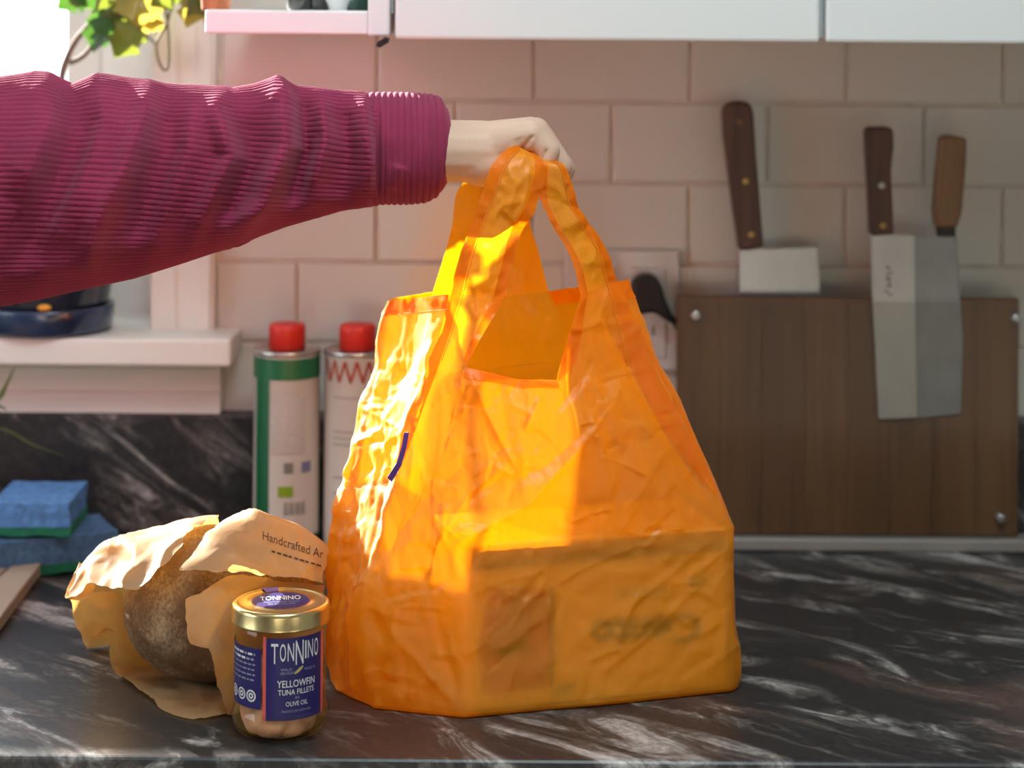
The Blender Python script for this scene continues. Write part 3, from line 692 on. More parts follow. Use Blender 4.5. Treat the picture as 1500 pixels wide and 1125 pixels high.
bag = empty('shopping_bag', (0.03, 1.57, 0.0), 'crumpled orange nylon shopping bag with handles held up by the hand', 'bag')
bag_body = raw('bag_body', BV, F, 'nylon', bag, True)
bag_body.data.materials.append(M['nylon_strap'])              # the handles are two layers of cloth
bag_body.data.polygons.foreach_set('material_index', [1 if max(f) >= STRAP0 else 0 for f in F])
# folded hems along the handle edges and gusset tops, with a stitched line
def hem(ids_rows, colsel, name='hem', off=-0.0008, m='nylon_hem', taper=0, edge=0):
    vs = []; nc = len(colsel); NRM = vnormals(BV, F)
    for j, r in enumerate(ids_rows):
        t_ = 1.0 if not taper else min(1.0, (j+1)/taper); edge_c = colsel[0] if edge == 0 else colsel[-1]
        for c in colsel:
            i = r[int(round(edge_c+(c-edge_c)*t_))]; vs.append(BV[i]+NRM[i]*off*np.sign(NRM[i][1]+1e-9))
    return raw(name, vs, grid_faces(len(ids_rows), nc), m, bag, True)
hem([[top0-NC*j+k for k in range(cS, cA+1)] for j in range(78, 0, -1)]+[r[nDD+nDL+nLS:] for r in idsL]+FLI[1:-6], [0, 2, 4, 6, 7], taper=40)
hem([r[nDD+nDL+nLS:] for r in idsL]+FLI[1:-6], [nSA-7, nSA-5, nSA-3, nSA-1, nSA], taper=6, edge=1)
hem([r[:SEGN[3]+1] for r in idsR[0:]]+FRI[1:-6], [0, 2, 5, 7, 10], taper=6)
hem([[top0-NC*j+k for k in range(cN, cB+1)] for j in range(78, 0, -1)]+[r[:SEGN[3]+1] for r in idsR]+FRI[1:-6], [SEGN[3]-12, SEGN[3]-9, SEGN[3]-6, SEGN[3]-3, SEGN[3]], taper=40, edge=1)
hem([r[nDD:nDD+nDL+nLS+1] for r in idsL[-7:]], list(range(0, nDL+nLS+1, 2)))
hem([r[SEGN[3]:SEGN[3]+SEGN[4]+SEGN[5]+1] for r in idsR[-7:]], list(range(0, SEGN[4]+SEGN[5]+1, 2)))
hem([[top0-NC*j+k for k in range(cA, cN+1)] for j in range(9, -1, -1)], list(range(0, cN-cA+1, 2)))
def stitch(idlist, off=0.0011):
    NRM = vnormals(BV, F); pts = [Vector(BV[i])+Vector((0, -off, 0)) for i in idlist]
    return tube('stitching', pts[::3]+[pts[-1]], 0.00028, 'stitch', bag, 5, 2)
stitch([r[nDD+nDL+nLS+8] for r in idsL[4:]]+[r[8] for r in FLI[1:-8]])
stitch([r[SEGN[3]-14] for r in idsR[2:]]+[r[SEGN[3]-14] for r in FRI[1:-8]])
stitch([idsL[-7][k] for k in range(nDD+nDL, nDD+nDL+nLS+1)])
# small purple tag caught in the side seam
tgp = [P(592, 634, 1.492), P(588, 655, 1.491), P(581, 678, 1.491), P(567, 700, 1.494)]
tv = []
for k, q in enumerate(tgp): tv += [q, q+Vector((0.0035, 0.0, -0.0010*k)), q+Vector((0.0035, 0.0008, -0.001*k)), q+Vector((0, 0.0008, 0))]
tf = []
for k in range(3):
    for j in range(4): a = 4*k+j; b = 4*k+(j+1) % 4; tf.append((a, b, b+4, a+4))
tf += [(0, 1, 2, 3), (15, 14, 13, 12)]
raw('seam_tag', tv, tf, 'purple', bag)

# printed carton standing in the bag
A2 = Vector(G(680, 1051)); B2 = Vector(G(1073, 1012)); ex = (B2-A2).normalized(); ey = Vector((-ex.y, ex.x, 0)); wbox = (B2-A2).length-0.008
org = A2+ex*0.004+ey*0.0042+Vector((0, 0, 0.0022)); HB = 0.1205
def CB(u, v, w=0.0): return org+ex*(u*wbox)+Vector((0, 0, v*HB))+ey*(-w)
carton = empty('carton', org+ex*wbox/2, 'printed grocery carton standing upside down inside the orange bag', 'carton')
bp_ = [org, org+ex*wbox, org+ex*wbox+ey*0.10, org+ey*0.10]
prism('carton_body', bp_, HB, (0, 0, 1), 'cardboard', carton, 0.0012)
def cprint(name, poly, m, w=0.0004): return prism(name, [CB(u, v, w) for u, v in poly], 0.0003, ey, m, carton)
cprint('dark_band', [(0.01, 0.86), (0.99, 0.86), (0.99, 0.985), (0.01, 0.985)], 'carton_band')  # plain dark strip along the top of the carton front
cprint('picture', [(0.05, 0.10), (0.29, 0.10), (0.31, 0.45), (0.29, 0.72), (0.07, 0.74), (0.04, 0.4)], 'carton_red')
cprint('dark_band', [(0.30, 0.10), (0.325, 0.10), (0.325, 0.72), (0.30, 0.72)], 'carton_band')
def leafprint(cu, cv, l, h_, rot):
    poly = []
    for k in range(14):
        a = 2*PI*k/14; x = math.cos(a)*l; y = math.sin(a)*h_*(1-0.25*math.cos(a)); poly.append((cu+x*math.cos(rot)-y*math.sin(rot)*0.6, cv+(x*math.sin(rot)+y*math.cos(rot))*1.7))
    cprint('leaf_print', poly, 'carton_leaf', 0.0008)
leafprint(0.885, 0.68, 0.045, 0.020, -0.12); leafprint(0.165, 0.36, 0.055, 0.016, 0.25); leafprint(0.365, 0.085, 0.050, 0.016, 0.35)
def carton_text(body, cu, cv, w, h_, m, bold):
    v, f = text_geo(body, 1, bold); vs = [CB(cu-q[0]*w, cv-q[1]*h_, 0.0009) for q in v]
    return raw('lettering', vs, f, m, carton)
carton_text('Cento', 0.68, 0.395, 0.44, 0.20, 'carton_ink', 0.035)
carton_text('ORGANIC', 0.66, 0.64, 0.20, 0.055, 'carton_ink', 0.01)
cprint('dark_band', [(0.50, 0.44), (0.84, 0.44), (0.84, 0.455), (0.50, 0.455)], 'carton_ink', 0.0008)

# ================================================================== PERSON: hand, sleeve
person = empty('person', P(300, 300, 1.5), 'person reaching in, outstretched arm in magenta corduroy sleeve, fist gripping the bag', 'person')
def capsule(bm, a, b, ra, rb, seg=14, flat=None):
    a, b = Vector(a), Vector(b); ax = (b-a); L = ax.length; ax.normalize()
    s = ax.cross(Vector((0.1, 1, 0.15))).normalized(); t = ax.cross(s)
    prof = []
    for k in range(7): q = PI/2*k/6; prof.append((-ra*math.cos(q), ra*math.sin(q)))
    for k in range(1, 4): prof.append((L*k/4, ra+(rb-ra)*k/4))
    for k in range(7): q = PI/2*k/6; prof.append((L+rb*math.sin(q), rb*math.cos(q)))
    rings = []
    for (h_, r) in prof:
        rings.append([bm.verts.new(a+ax*h_+(s*math.cos(2*PI*k/seg)+t*math.sin(2*PI*k/seg))*max(r, 1e-5)) for k in range(seg)])
    for i in range(len(rings)-1):
        for k in range(seg): bm.faces.new((rings[i][k], rings[i][(k+1) % seg], rings[i+1][(k+1) % seg], rings[i+1][k]))
    bm.faces.new(rings[0][::-1]); bm.faces.new(rings[-1])
def ellipsoid(bm, c, rx, ry, rz, rot=None):
    m_ = Matrix.Translation(c) @ (rot if rot else Matrix.Identity(4)) @ Matrix.Diagonal((rx, ry, rz, 1))
    bmesh.ops.create_uvsphere(bm, u_segments=24, v_segments=16, radius=1, matrix=m_)
bm = bmesh.new()
# forearm inside the sleeve, wrist, palm
for dy in (-0.009, 0.0, 0.011):
    capsule(bm, P(575, 222, 1.544+dy), P(660, 221, 1.548+dy), 0.0236, 0.0238)
    capsule(bm, P(660, 221, 1.548+dy), P(708, 222, 1.551+dy), 0.0238, 0.0240)
depths = (1.528, 1.547, 1.567, 1.586)
for k, dk in enumerate(depths):                      # metacarpals, little finger first
    capsule(bm, P(700, 217+4*(k == 0), dk*0.5+0.777), P(777-2*(k == 0), 195+3*(k == 0)-2*(k == 1), dk), 0.0205-0.001*(k == 0), 0.0118)
ellipsoid(bm, P(712, 238, 1.540), 0.026, 0.022, 0.0185)        # heel of the hand, little-finger side
ellipsoid(bm, P(745, 226, 1.548), 0.020, 0.020, 0.016)
ellipsoid(bm, P(718, 236, 1.578), 0.024, 0.016, 0.018)
kn = []
finger = [((781, 199), (803, 221), (797, 244), (778, 248), 0.0098, 0.0086), ((784, 193), (820, 243), (808, 274), (782, 270), 0.0108, 0.0090),
          ((785, 192), (823, 247), (810, 280), (782, 276), 0.0110, 0.0092), ((783, 193), (820, 244), (808, 276), (782, 272), 0.0106, 0.0090)]
for (a, b, c, e, r0, r1), dk in zip(finger, depths):
    pa, pb, pc, pe = P(*a, dk), P(*b, dk-0.001), P(*c, dk-0.001), P(*e, dk)
    capsule(bm, pa, pb, r0, r0*0.93); capsule(bm, pb, pc, r0*0.93, r1); capsule(bm, pc, pe, r1, r1*0.85)
capsule(bm, P(706, 232, 1.590), P(738, 256, 1.610), 0.0150, 0.0125); capsule(bm, P(738, 256, 1.610), P(770, 270, 1.606), 0.0120, 0.0105); capsule(bm, P(770, 270, 1.606), P(794, 268, 1.596), 0.0105, 0.0085)
me = bpy.data.meshes.new('hand'); bm.to_mesh(me); bm.free()
tmp = bpy.data.objects.new('hand', me); COL.objects.link(tmp)
r_ = tmp.modifiers.new('r', 'REMESH'); r_.mode = 'VOXEL'; r_.voxel_size = 0.0014; r_.use_smooth_shade = True
s_ = tmp.modifiers.new('s', 'SMOOTH'); s_.factor = 0.5; s_.iterations = 9
dg = bpy.context.evaluated_depsgraph_get(); dg.update()
hm = bpy.data.meshes.new_from_object(tmp.evaluated_get(dg)); bpy.data.objects.remove(tmp)
co = np.empty(len(hm.vertices)*3); hm.vertices.foreach_get('co', co); co = co.reshape(-1, 3)
nn = np.empty(len(hm.vertices)*3); hm.vertices.foreach_get('normal', nn); nn = nn.reshape(-1, 3)
px, py = proj(co); dsp = np.zeros(len(co)); near = (nn[:, 1] < 0.1)
for pts, amp, w_ in (([(757, 205), (762, 222)], 0.0016, 2.2), ([(762, 203), (766, 222)], 0.0014, 2.0), ([(779, 201), (770, 214), (764, 224)], 0.0026, 2.6), ([(771, 203), (766, 216)], 0.0012, 2.0), ([(800, 221), (793, 233), (786, 238)], 0.0022, 2.6), ([(752, 207), (757, 221)], 0.0009, 2.0)):
    d_, _, t_ = seg_dist(px, py, pts); dsp -= np.where(near, amp*np.exp(-(d_/w_)**2), 0)
co += nn*dsp[:, None]; hm.vertices.foreach_set('co', co.ravel()); hm.update()
hm.materials.clear(); arm = link('hand_and_forearm', hm, 'skin', person, True)

# sleeve: ribs run along the arm, measured from the top line, with folds pushed in from the photograph
topk = [(-900, 150), (-600, 150), (-420, 140), (-250, 125), (-120, 112), (0, 113), (50, 106), (75, 110), (105, 122), (140, 108), (200, 118), (260, 124), (340, 130), (372, 124), (405, 114), (432, 124), (480, 131), (510, 134), (556, 140)]
botk = [(-900, 560), (-600, 520), (-420, 490), (-250, 475), (-120, 462), (0, 448), (60, 437), (130, 421), (200, 406), (270, 384), (330, 364), (420, 331), (500, 308), (556, 298)]
tops = [(-900, 150), (-600, 150), (-420, 140), (-250, 128), (-120, 120), (0, 119), (200, 122), (400, 130), (556, 140)]     # smooth run of the top line
def pint(keys, x): return np.interp(x, [k[0] for k in keys], [k[1] for k in keys])
def arm_d(x): return 1.549-(650-x)*0.00010-np.maximum(0, -x)*0.00025
def sleeve_mesh(name, xs, nang, topf, botf, ribs, parent, folds, depthk=0.92, amp=0.0009, bumps=None):
    vs = np.zeros((len(xs), nang, 3)); rib = np.zeros((len(xs), nang))
    th = np.linspace(0, 2*PI, nang, endpoint=False)
    for i, x in enumerate(xs):
        t, b, d = topf(x), botf(x), arm_d(x)
        c = np.array(P(x, (t+b)/2, d)); R = (b-t)/2*d/FPX
        ry = R*depthk
        e = np.stack([np.zeros(nang), -np.sin(th)*ry, np.cos(th)*R], 1)
        vs[i] = c+e
        if ribs != 'along': vs[i][:, 0] += 0.0055*np.maximum(np.sin(th), 0)*(x-540)/111
        if bumps: vs[i][:, 2] += (t-pint(bumps, x))*d/FPX*np.maximum(0, np.cos(th))**5
        arc = R*th if False else np.concatenate([[0], np.cumsum(np.linalg.norm(np.diff(e, axis=0), axis=1))])
        arc = np.minimum(arc, arc[-1]*1.003-arc)
        rib[i] = arc
    n = np.zeros_like(vs); n[:, :, 1] = -np.sin(th)[None]; n[:, :, 2] = np.cos(th)[None]
    fv = vs.reshape(-1, 3); fn = n.reshape(-1, 3); px, py = proj(fv); front = fn[:, 1] < 0.35
    dsp = 0.0026*fbm(fv*np.array((20, 10, 8)), 1)+0.0022*fbm(fv*np.array((16, 8, 5))+np.array((fv[:, 2]*12)[:, None]), 2)
    for pts, a, w1, w2 in folds:
        d_, s_, t_ = seg_dist(px, py, pts)
        k = np.where(s_ > 0, np.exp(-(d_/(w1*1.1))**2), np.exp(-(d_/(w2*1.5))**2))*np.clip(np.minimum(t_, 1-t_)*5+0.25, 0, 1)
        dsp = dsp+np.where(front, 3.1*a*k, 0.3*a*k)
    if ribs == 'along':
        ph = rib.reshape(-1)/0.0042+0.3*fbm(fv*np.array((7, 7, 3)), 2)
    else:
        ph = np.repeat(np.arange(len(xs))/len(xs)*ribs, nang)
    rr = np.abs(np.sin(PI*ph)); soft = np.where((fn[:, 1] < 0)[:, None], np.stack([0*fn[:, 0], fn[:, 1], 0.10*np.abs(fn[:, 1])+0.15*np.maximum(fn[:, 2], 0)], 1), fn*np.array((1, 1, 0.2)))
    fv = fv+soft*dsp[:, None]+fn*(amp*(np.sqrt(rr)*1.7-0.9))[:, None]
    fc = grid_faces(len(xs), nang, True)
    if ribs == 'along': fc.append(tuple(range(nang)))        # closed beyond the picture, at the shoulder
    return raw(name, fv, fc, 'cord', parent, True)
# each fold: polyline, height, softness on either side
SF = [([(404, 112), (428, 150), (430, 215), (395, 300), (345, 360)], 0.0095, 24, 6), ([(432, 130), (440, 220), (420, 320)], -0.0050, 14, 14),
      ([(532, 140), (538, 180), (545, 240), (540, 300)], 0.0055, 20, 5), ([(500, 150), (510, 220), (490, 300)], -0.0030, 14, 14),
      ([(62, 104), (82, 150), (74, 200), (30, 300)], 0.0060, 34, 9), ([(95, 118), (110, 190), (70, 300), (20, 400)], -0.0040, 20, 24),
      ([(215, 118), (222, 165), (190, 250), (150, 330), (130, 400)], 0.0070, 22, 9), ([(240, 140), (240, 220), (200, 330), (170, 400)], -0.0035, 16, 18),
      ([(330, 135), (320, 160), (345, 230), (310, 300), (280, 360)], 0.0060, 18, 8), ([(365, 160), (360, 250), (330, 330)], -0.0030, 14, 14),
      ([(150, 115), (160, 180), (120, 280), (60, 380)], 0.0040, 18, 18), ([(470, 140), (480, 200), (455, 290)], 0.0040, 12, 8), ([(290, 130), (280, 220), (240, 320), (215, 390)], 0.0030, 16, 12),
      ([(300, 350), (400, 310), (500, 290)], 0.0030, 12, 12), ([(0, 410), (120, 390), (220, 350)], 0.0030, 14, 14)]
xs = np.concatenate([np.linspace(-900, -30, 70)[:-1], np.linspace(-30, 556, 250)])
sleeve = sleeve_mesh('sleeve', xs, 720, lambda x: pint(tops, x), lambda x: pint(botk, x), 'along', person, SF, bumps=topk)
ctop = [(540, 138), (560, 138), (600, 138), (630, 140), (644, 144), (651, 156)]
cbot = [(540, 301), (560, 297), (600, 297), (625, 294), (640, 286), (651, 270)]
CF = [([(615, 150), (618, 220), (610, 285)], 0.0015, 12, 12), ([(585, 240), (575, 280)], 0.0025, 8, 8), ([(548, 150), (550, 220), (548, 295)], -0.0020, 6, 6)]
cuff = sleeve_mesh('cuff', np.linspace(540, 651, 130), 200, lambda x: pint(ctop, x)-2, lambda x: pint(cbot, x)+2, 13, sleeve, CF, 0.95, 0.0008)
# cuff inner turn
vi, fi = [], []
for (x, k) in ((651, 1.0), (653, 0.95), (651, 0.88), (640, 0.85), (600, 0.80)):
    t, b, d = pint(ctop, min(x, 651))-2, pint(cbot, min(x, 651))+2, arm_d(x); c = P(x, (t+b)/2, d); R = (b-t)/2*d/FPX*k
    for j in range(80): a = 2*PI*j/80; vi.append((c.x+0.0055*max(math.sin(a), 0)*(x-540)/111, c.y-math.sin(a)*R*0.95, c.z+math.cos(a)*R))
raw('cuff_lining', vi, grid_faces(5, 80, True), 'cord', sleeve, True)

# ================================================================== TUNA JAR
JC = Vector((P(410, 1072, 1.463).x, 1.463, 0.0))
jar = empty('glass_jar', JC, 'small glass jar of tuna in oil with gold lid and navy label', 'jar')
gp = [(0.0, 0.0012), (0.022, 0.0005), (0.028, 0.0012), (0.0325, 0.004), (0.0345, 0.009), (0.0348, 0.014), (0.0338, 0.0185), (0.0328, 0.021), (0.0325, 0.024), (0.0325, 0.074), (0.0322, 0.0765), (0.0312, 0.079), (0.0308, 0.081), (0.0312, 0.0835)]
lathe('glass', gp, JC, 'jar_glass', jar, 72)
lathe('oil', [(0.0, 0.003), (0.026, 0.003), (0.031, 0.0065), (0.033, 0.010), (0.0330, 0.014), (0.0315, 0.020), (0.0312, 0.074), (0.030, 0.079), (0.0, 0.0792)], JC, 'oil', jar, 64)
for k, (a, z0, z1, r, w_) in enumerate(((-60, .002, .030, .019, .013), (-15, .002, .026, .020, .014), (32, .002, .028, .019, .013), (75, .002, .030, .018, .012), (140, .006, .06, .016, .013), (215, .006, .058, .016, .013), (-70, .031, .062, .019, .010), (-20, .03, .060, .018, .013), (30, .03, .060, .018, .013), (75, .031, .058, .018, .011))):
    ar = math.radians(a); c = JC+Vector((r*math.sin(ar), -r*math.cos(ar), 0)); bm = bmesh.new()
    ellipsoid(bm, Vector((0, 0, 0)), w_, 0.010, (z1-z0)/2)
    for v in bm.verts:
        s = 1+0.10*math.sin(v.co.x*420+k)+0.08*math.sin(v.co.z*260+2*k); v.co = Vector((math.copysign(abs(v.co.x/w_)**0.75, v.co.x)*w_*s, v.co.y*s, math.copysign(abs(v.co.z/((z1-z0)/2))**0.7, v.co.z)*(z1-z0)/2))
        v.co = Matrix.Rotation(ar, 3, 'Z') @ v.co+c+Vector((0, 0, (z0+z1)/2))
        q = Vector((v.co.x-JC.x, v.co.y-JC.y)); lim = 0.0328 if v.co.z < 0.017 else 0.0300
        if q.length > lim: q *= lim/q.length; v.co.x, v.co.y = JC.x+q.x, JC.y+q.y
        v.co.z = max(v.co.z, 0.0035)
    from_bm('tuna_fillet', bm, 'tuna', jar, True)
lid = lathe('lid', [(0.0335, 0.0795), (0.0350, 0.0796), (0.0354, 0.0803), (0.0350, 0.0812), (0.0350, 0.0898), (0.0345, 0.0916), (0.0333, 0.0927), (0.0318, 0.0930), (0.0308, 0.0926), (0.0298, 0.0922), (0.0225, 0.0922), (0.0218, 0.0926), (0.0, 0.0926)], JC, 'gold', jar, 96)
def disc(name, c, r, z, m, parent, n=48, r0=0.0):
    vs, fs = [], []
    if r0 > 0:
        for k in range(n):
            a = 2*PI*k/n
            for q in (r0, r): vs.append((c[0]+q*math.cos(a), c[1]+q*math.sin(a), c[2]+z))
        for k in range(n): a = 2*k; b = 2*((k+1) % n); fs.append((a, a+1, b+1, b))
    else:
        vs = [(c[0]+r*math.cos(2*PI*k/n), c[1]+r*math.sin(2*PI*k/n), c[2]+z) for k in range(n)]; fs = [tuple(range(n))]
    return raw(name, vs, fs, m, parent)
disc('lid_label_ring', JC, 0.0212, 0.09275, 'label_purple', lid)
disc('lid_label', JC, 0.0198, 0.09290, 'label_blue', lid)
def flat_text(body, cx, cy, w, h_, z, m, parent, rot=0.0, bold=0.0):
    v, f = text_geo(body, 1, bold); cr, sr = math.cos(rot), math.sin(rot)
    return raw('lettering', [(JC.x+cx+q[0]*w*cr-q[1]*h_*sr, JC.y+cy+q[0]*w*sr+q[1]*h_*cr, z) for q in v], f, m, parent)
flat_text('TONNINO', -0.001, 0.005, 0.029, 0.010, 0.0931, 'print_white', lid, 0.16, 0.012)
flat_text('YELLOWFIN TUNA', 0.001, -0.0045, 0.026, 0.0028, 0.0931, 'print_grey', lid, 0.16, 0.01)
flat_text('IN OLIVE OIL', 0.002, -0.0095, 0.020, 0.0026, 0.0931, 'print_grey', lid, 0.16, 0.01)
sv = []
for k in range(9):
    a = math.radians(100+22*k/8)
    for r_2, z in ((0.0240, 0.09245), (0.0312, 0.0933), (0.0334, 0.0930)): sv.append((JC.x+r_2*math.cos(a), JC.y+r_2*math.sin(a), z))
raw('seal_tab', sv, grid_faces(9, 3), 'label_blue2', lid)
RJ = 0.0328
lab = cyl_patch('front_label', JC, RJ, -11.5, 66, 0.0178, 0.0755, 'label_blue', jar, 32)
cyl_patch('label_edge', JC, RJ, -15.5, -11.5, 0.0178, 0.0765, 'label_red', lab, 3); cyl_patch('label_edge', JC, RJ, 66, 72, 0.0178, 0.0755, 'label_red', lab, 4)
R2 = RJ+0.00022; am = 27.5
xw = -0.0188
for ch, w_, h_, zc in (('T', .0050, .0140, .0648), ('O', .0042, .0125, .0655), ('N', .0046, .0125, .0655), ('N', .0060, .0168, .0648), ('I', .0012, .0125, .0660), ('N', .0046, .0125, .0660), ('O', .0042, .0125, .0660)):
    cyl_text('lettering', ch, JC, R2, am+math.degrees((xw+w_/2)/R2), zc, w_, h_, 'print_white', lab, 0.0); xw += w_+0.0012
cyl_text('lettering', 'WILD', JC, R2, am-14, 0.0535, 0.0080, 0.0018, 'print_grey', lab, 0.01)
cyl_text('lettering', 'LINE CAUGHT', JC, R2, am-12, 0.0510, 0.0105, 0.0018, 'print_grey', lab, 0.01)
cyl_text('lettering', 'POLE &', JC, R2, am+18, 0.0525, 0.0090, 0.0018, 'print_grey', lab, 0.01)
vs = []
for k in range(12):
    a_ = 2*PI*k/12; x = 0.0042*math.cos(a_); z = 0.0011*math.sin(a_); x, z = x*0.8-z*0.6, x*0.6+z*0.8; q = math.radians(am+2)+x/R2; vs.append((JC.x+R2*math.sin(q), JC.y-R2*math.cos(q), 0.0525+z))
raw('emblem', vs, [tuple(range(12))], 'print_gold', lab)
cyl_text('lettering', 'YELLOWFIN', JC, R2, am, 0.0435, 0.0290, 0.0050, 'print_white', lab, 0.008)
cyl_text('lettering', 'TUNA FILLETS', JC, R2, am, 0.0376, 0.0275, 0.0038, 'print_white', lab, 0.006)
cyl_text('lettering', 'IN', JC, R2, am, 0.0334, 0.0030, 0.0020, 'print_grey', lab, 0.01)
cyl_text('lettering', 'OLIVE OIL', JC, R2, am, 0.0294, 0.0165, 0.0032, 'print_white', lab, 0.004)
cyl_text('lettering', 'PRODUCT OF COSTA RICA', JC, R2, am, 0.0242, 0.0220, 0.0016, 'print_grey', lab, 0.004)
lab2 = cyl_patch('side_label', JC, RJ, -100, -18, 0.0250, 0.0672, 'label_blue', jar, 32)
for row in range(6):                       # lines of print too small to read
    z = 0.0630-row*0.0036; a = -96.0; rng = random.Random(row)
    while a < -27:
        w_ = rng.uniform(3, 9); cyl_patch('print_stroke', JC, R2, a, min(a+w_, -26), z-(0.0008 if row < 2 else 0.00055), z+(0.0008 if row < 2 else 0.00055), 'print_white' if row < 2 and rng.random() < 0.7 else 'print_grey', lab2, 3); a += w_+1.8
def cyl_ring(ang, z, r0, r1, m):
    vs, fs = [], []; n = 24
    for k in range(n):
        b = 2*PI*k/n
        for q in (r0, r1):
            x = q*math.cos(b); A_ = math.radians(ang)+x/R2; vs.append((JC.x+R2*math.sin(A_), JC.y-R2*math.cos(A_), z+q*math.sin(b)))
    for k in range(n): a = 2*k; b = 2*((k+1) % n); fs.append((a, a+1, b+1, b))
    raw('emblem_ring', vs, fs, m, lab2)
for ang in (-32, -48.5, -66):
    cyl_ring(ang, 0.0338, 0.0031, 0.0042, 'print_white'); cyl_ring(ang, 0.0338, 0.0009, 0.0021, 'print_white')

# ================================================================== BREAD IN ITS PAPER BAG
LC = Vector((P(322, 900, 1.575).x, 1.575, 0.062))
bm = bmesh.new(); bmesh.ops.create_icosphere(bm, subdivisions=6, radius=1.0)
co = np.array([tuple(v.co) for v in bm.verts]); 
sup = np.sign(co)*np.abs(co)**0.92
lp = sup*np.array((0.0735, 0.056, 0.0585))
slash = np.exp(-((lp[:, 1]+0.010+0.25*lp[:, 0])/0.006)**2)*(lp[:, 2] > 0)
lp += co*(0.0035*fbm(lp*22, 3)-0.005*slash+0.0012*fbm(lp*110, 3))[:, None]
lp[:, 2] = np.maximum(lp[:, 2], -0.0535)
for v, q in zip(bm.verts, lp): v.co = q
bread = from_bm('bread_loaf', bm, 'bread', None, True); bread.location = LC+Vector((0, 0, -0.004))
tag(bread, 'round dark brown bread loaf dusted with flour inside torn paper', 'bread')
pbag = empty('paper_bag', Vector((LC.x, LC.y, 0)), 'torn brown paper bread bag wrapped around the loaf behind the jar', 'paper bag')
def sheet(name, K, nu, nv, amp=0.0022, seed=0.0, edge=0.0022):
    """K: rows x cols of 3D key points -> crumpled sheet with ragged rim"""
    K = np.array([[tuple(q) for q in r] for r in K], float)
    A_ = cr_spline(K, nu); B_ = cr_spline(A_.transpose(1, 0, 2), nv).transpose(1, 0, 2)
    nr, nc, _ = B_.shape; Vv = B_.reshape(-1, 3); Ff = grid_faces(nr, nc); n = vnormals(Vv, Ff)
    w_ = np.stack([fbm(Vv*14+seed, 2), fbm(Vv*14+seed+4, 2), fbm(Vv*14+seed+8, 2)], 1)*0.02
    d_ = amp*(ridged((Vv+w_)*17+seed, 1)-0.5)*3.2+amp*0.5*(ridged((Vv+w_)*np.array((26, 44, 44))+seed, 1)-0.5)*2.0
    Vv = Vv+n*d_[:, None]
    I, J = np.meshgrid(np.arange(nr), np.arange(nc), indexing='ij'); rim = ((I == 0) | (J == 0) | (J == nc-1) | (I == nr-1)).ravel()
    Vv = Vv+np.where(rim, 1, 0)[:, None]*edge*np.stack([perlin(Vv*150+1), perlin(Vv*150+5)*0.3, perlin(Vv*150+9)], 1)
    Vv[:, 2] = np.maximum(Vv[:, 2], 0.0012)
    return raw(name, Vv, Ff, 'paper', pbag, True)
def pk(rows_): return [[P(*q) for q in r] for r in rows_]
back = lambda px, d: (px, 10+(CAMH-0.004)*FPX/d, d)
# top sheet, open end at the left
sheet('paper_panel', pk([
    [(98, 878, 1.548), (112, 872, 1.545), (137, 856, 1.530), (168, 862, 1.512), (198, 864, 1.500), (232, 838, 1.498), (262, 806, 1.505), (281, 780, 1.530)],
    [(104, 862, 1.562), (120, 850, 1.558), (140, 835, 1.548), (170, 832, 1.535), (203, 828, 1.520), (236, 805, 1.520), (266, 786, 1.530), (292, 771, 1.548)],
    [(118, 823, 1.580), (130, 812, 1.580), (150, 801, 1.580), (180, 790, 1.578), (215, 779, 1.575), (248, 769, 1.575), (276, 762, 1.575), (318, 757, 1.578)],
    [(125, 845, 1.625), (140, 838, 1.630), (158, 830, 1.635), (185, 820, 1.640), (220, 812, 1.645), (250, 808, 1.645), (280, 805, 1.645), (318, 803, 1.645)],
    [back(128, 1.64), back(142, 1.645), back(160, 1.65), back(186, 1.66), back(221, 1.665), back(251, 1.665), back(281, 1.665), back(318, 1.665)]]), 14, 12, 0.0020, 1.0)
right_top = sheet('paper_panel', pk([
    [(262, 838, 1.478), (295, 838, 1.478), (335, 841, 1.482), (372, 842, 1.490), (405, 845, 1.500), (440, 848, 1.512), (476, 852, 1.530)],
    [(281, 812, 1.498), (305, 808, 1.496), (340, 802, 1.500), (375, 800, 1.508), (408, 806, 1.515), (442, 816, 1.524), (478, 830, 1.538)],
    [(318, 774, 1.545), (334, 762, 1.550), (363, 751, 1.552), (385, 752, 1.552), (410, 760, 1.552), (444, 778, 1.552), (480, 803, 1.556)],
    [(320, 800, 1.640), (340, 795, 1.645), (366, 795, 1.645), (388, 800, 1.645), (412, 810, 1.645), (442, 825, 1.640), (474, 840, 1.630)],
    [back(320, 1.665), back(340, 1.665), back(366, 1.665), back(388, 1.665), back(412, 1.665), back(440, 1.66), back(470, 1.65)]]), 14, 12, 0.0016, 6.0)
# front flap torn away from the loaf, behind the jar
sheet('paper_flap', pk([
    [(272, 878, 1.484), (312, 858, 1.484), (352, 842, 1.496), (410, 850, 1.520), (476, 858, 1.535)],
    [(271, 905, 1.480), (312, 895, 1.480), (350, 885, 1.500), (410, 890, 1.512), (476, 900, 1.535)],
    [(279, 942, 1.480), (312, 938, 1.478), (350, 930, 1.503), (410, 930, 1.512), (476, 940, 1.535)],
    [(304, 952, 1.476), (322, 958, 1.482), (352, 960, 1.503), (410, 965, 1.512), (474, 970, 1.535)],
    [(318, 995, 1.482), (332, 1000, 1.488), (355, 1005, 1.503), (410, 1005, 1.512), (474, 1000, 1.535)],
    [(334, 1050, 1.490), (345, 1050, 1.492), (360, 1046, 1.500), (412, 1035, 1.512), (472, 1018, 1.535)]]), 10, 12, 0.0016, 11.0)
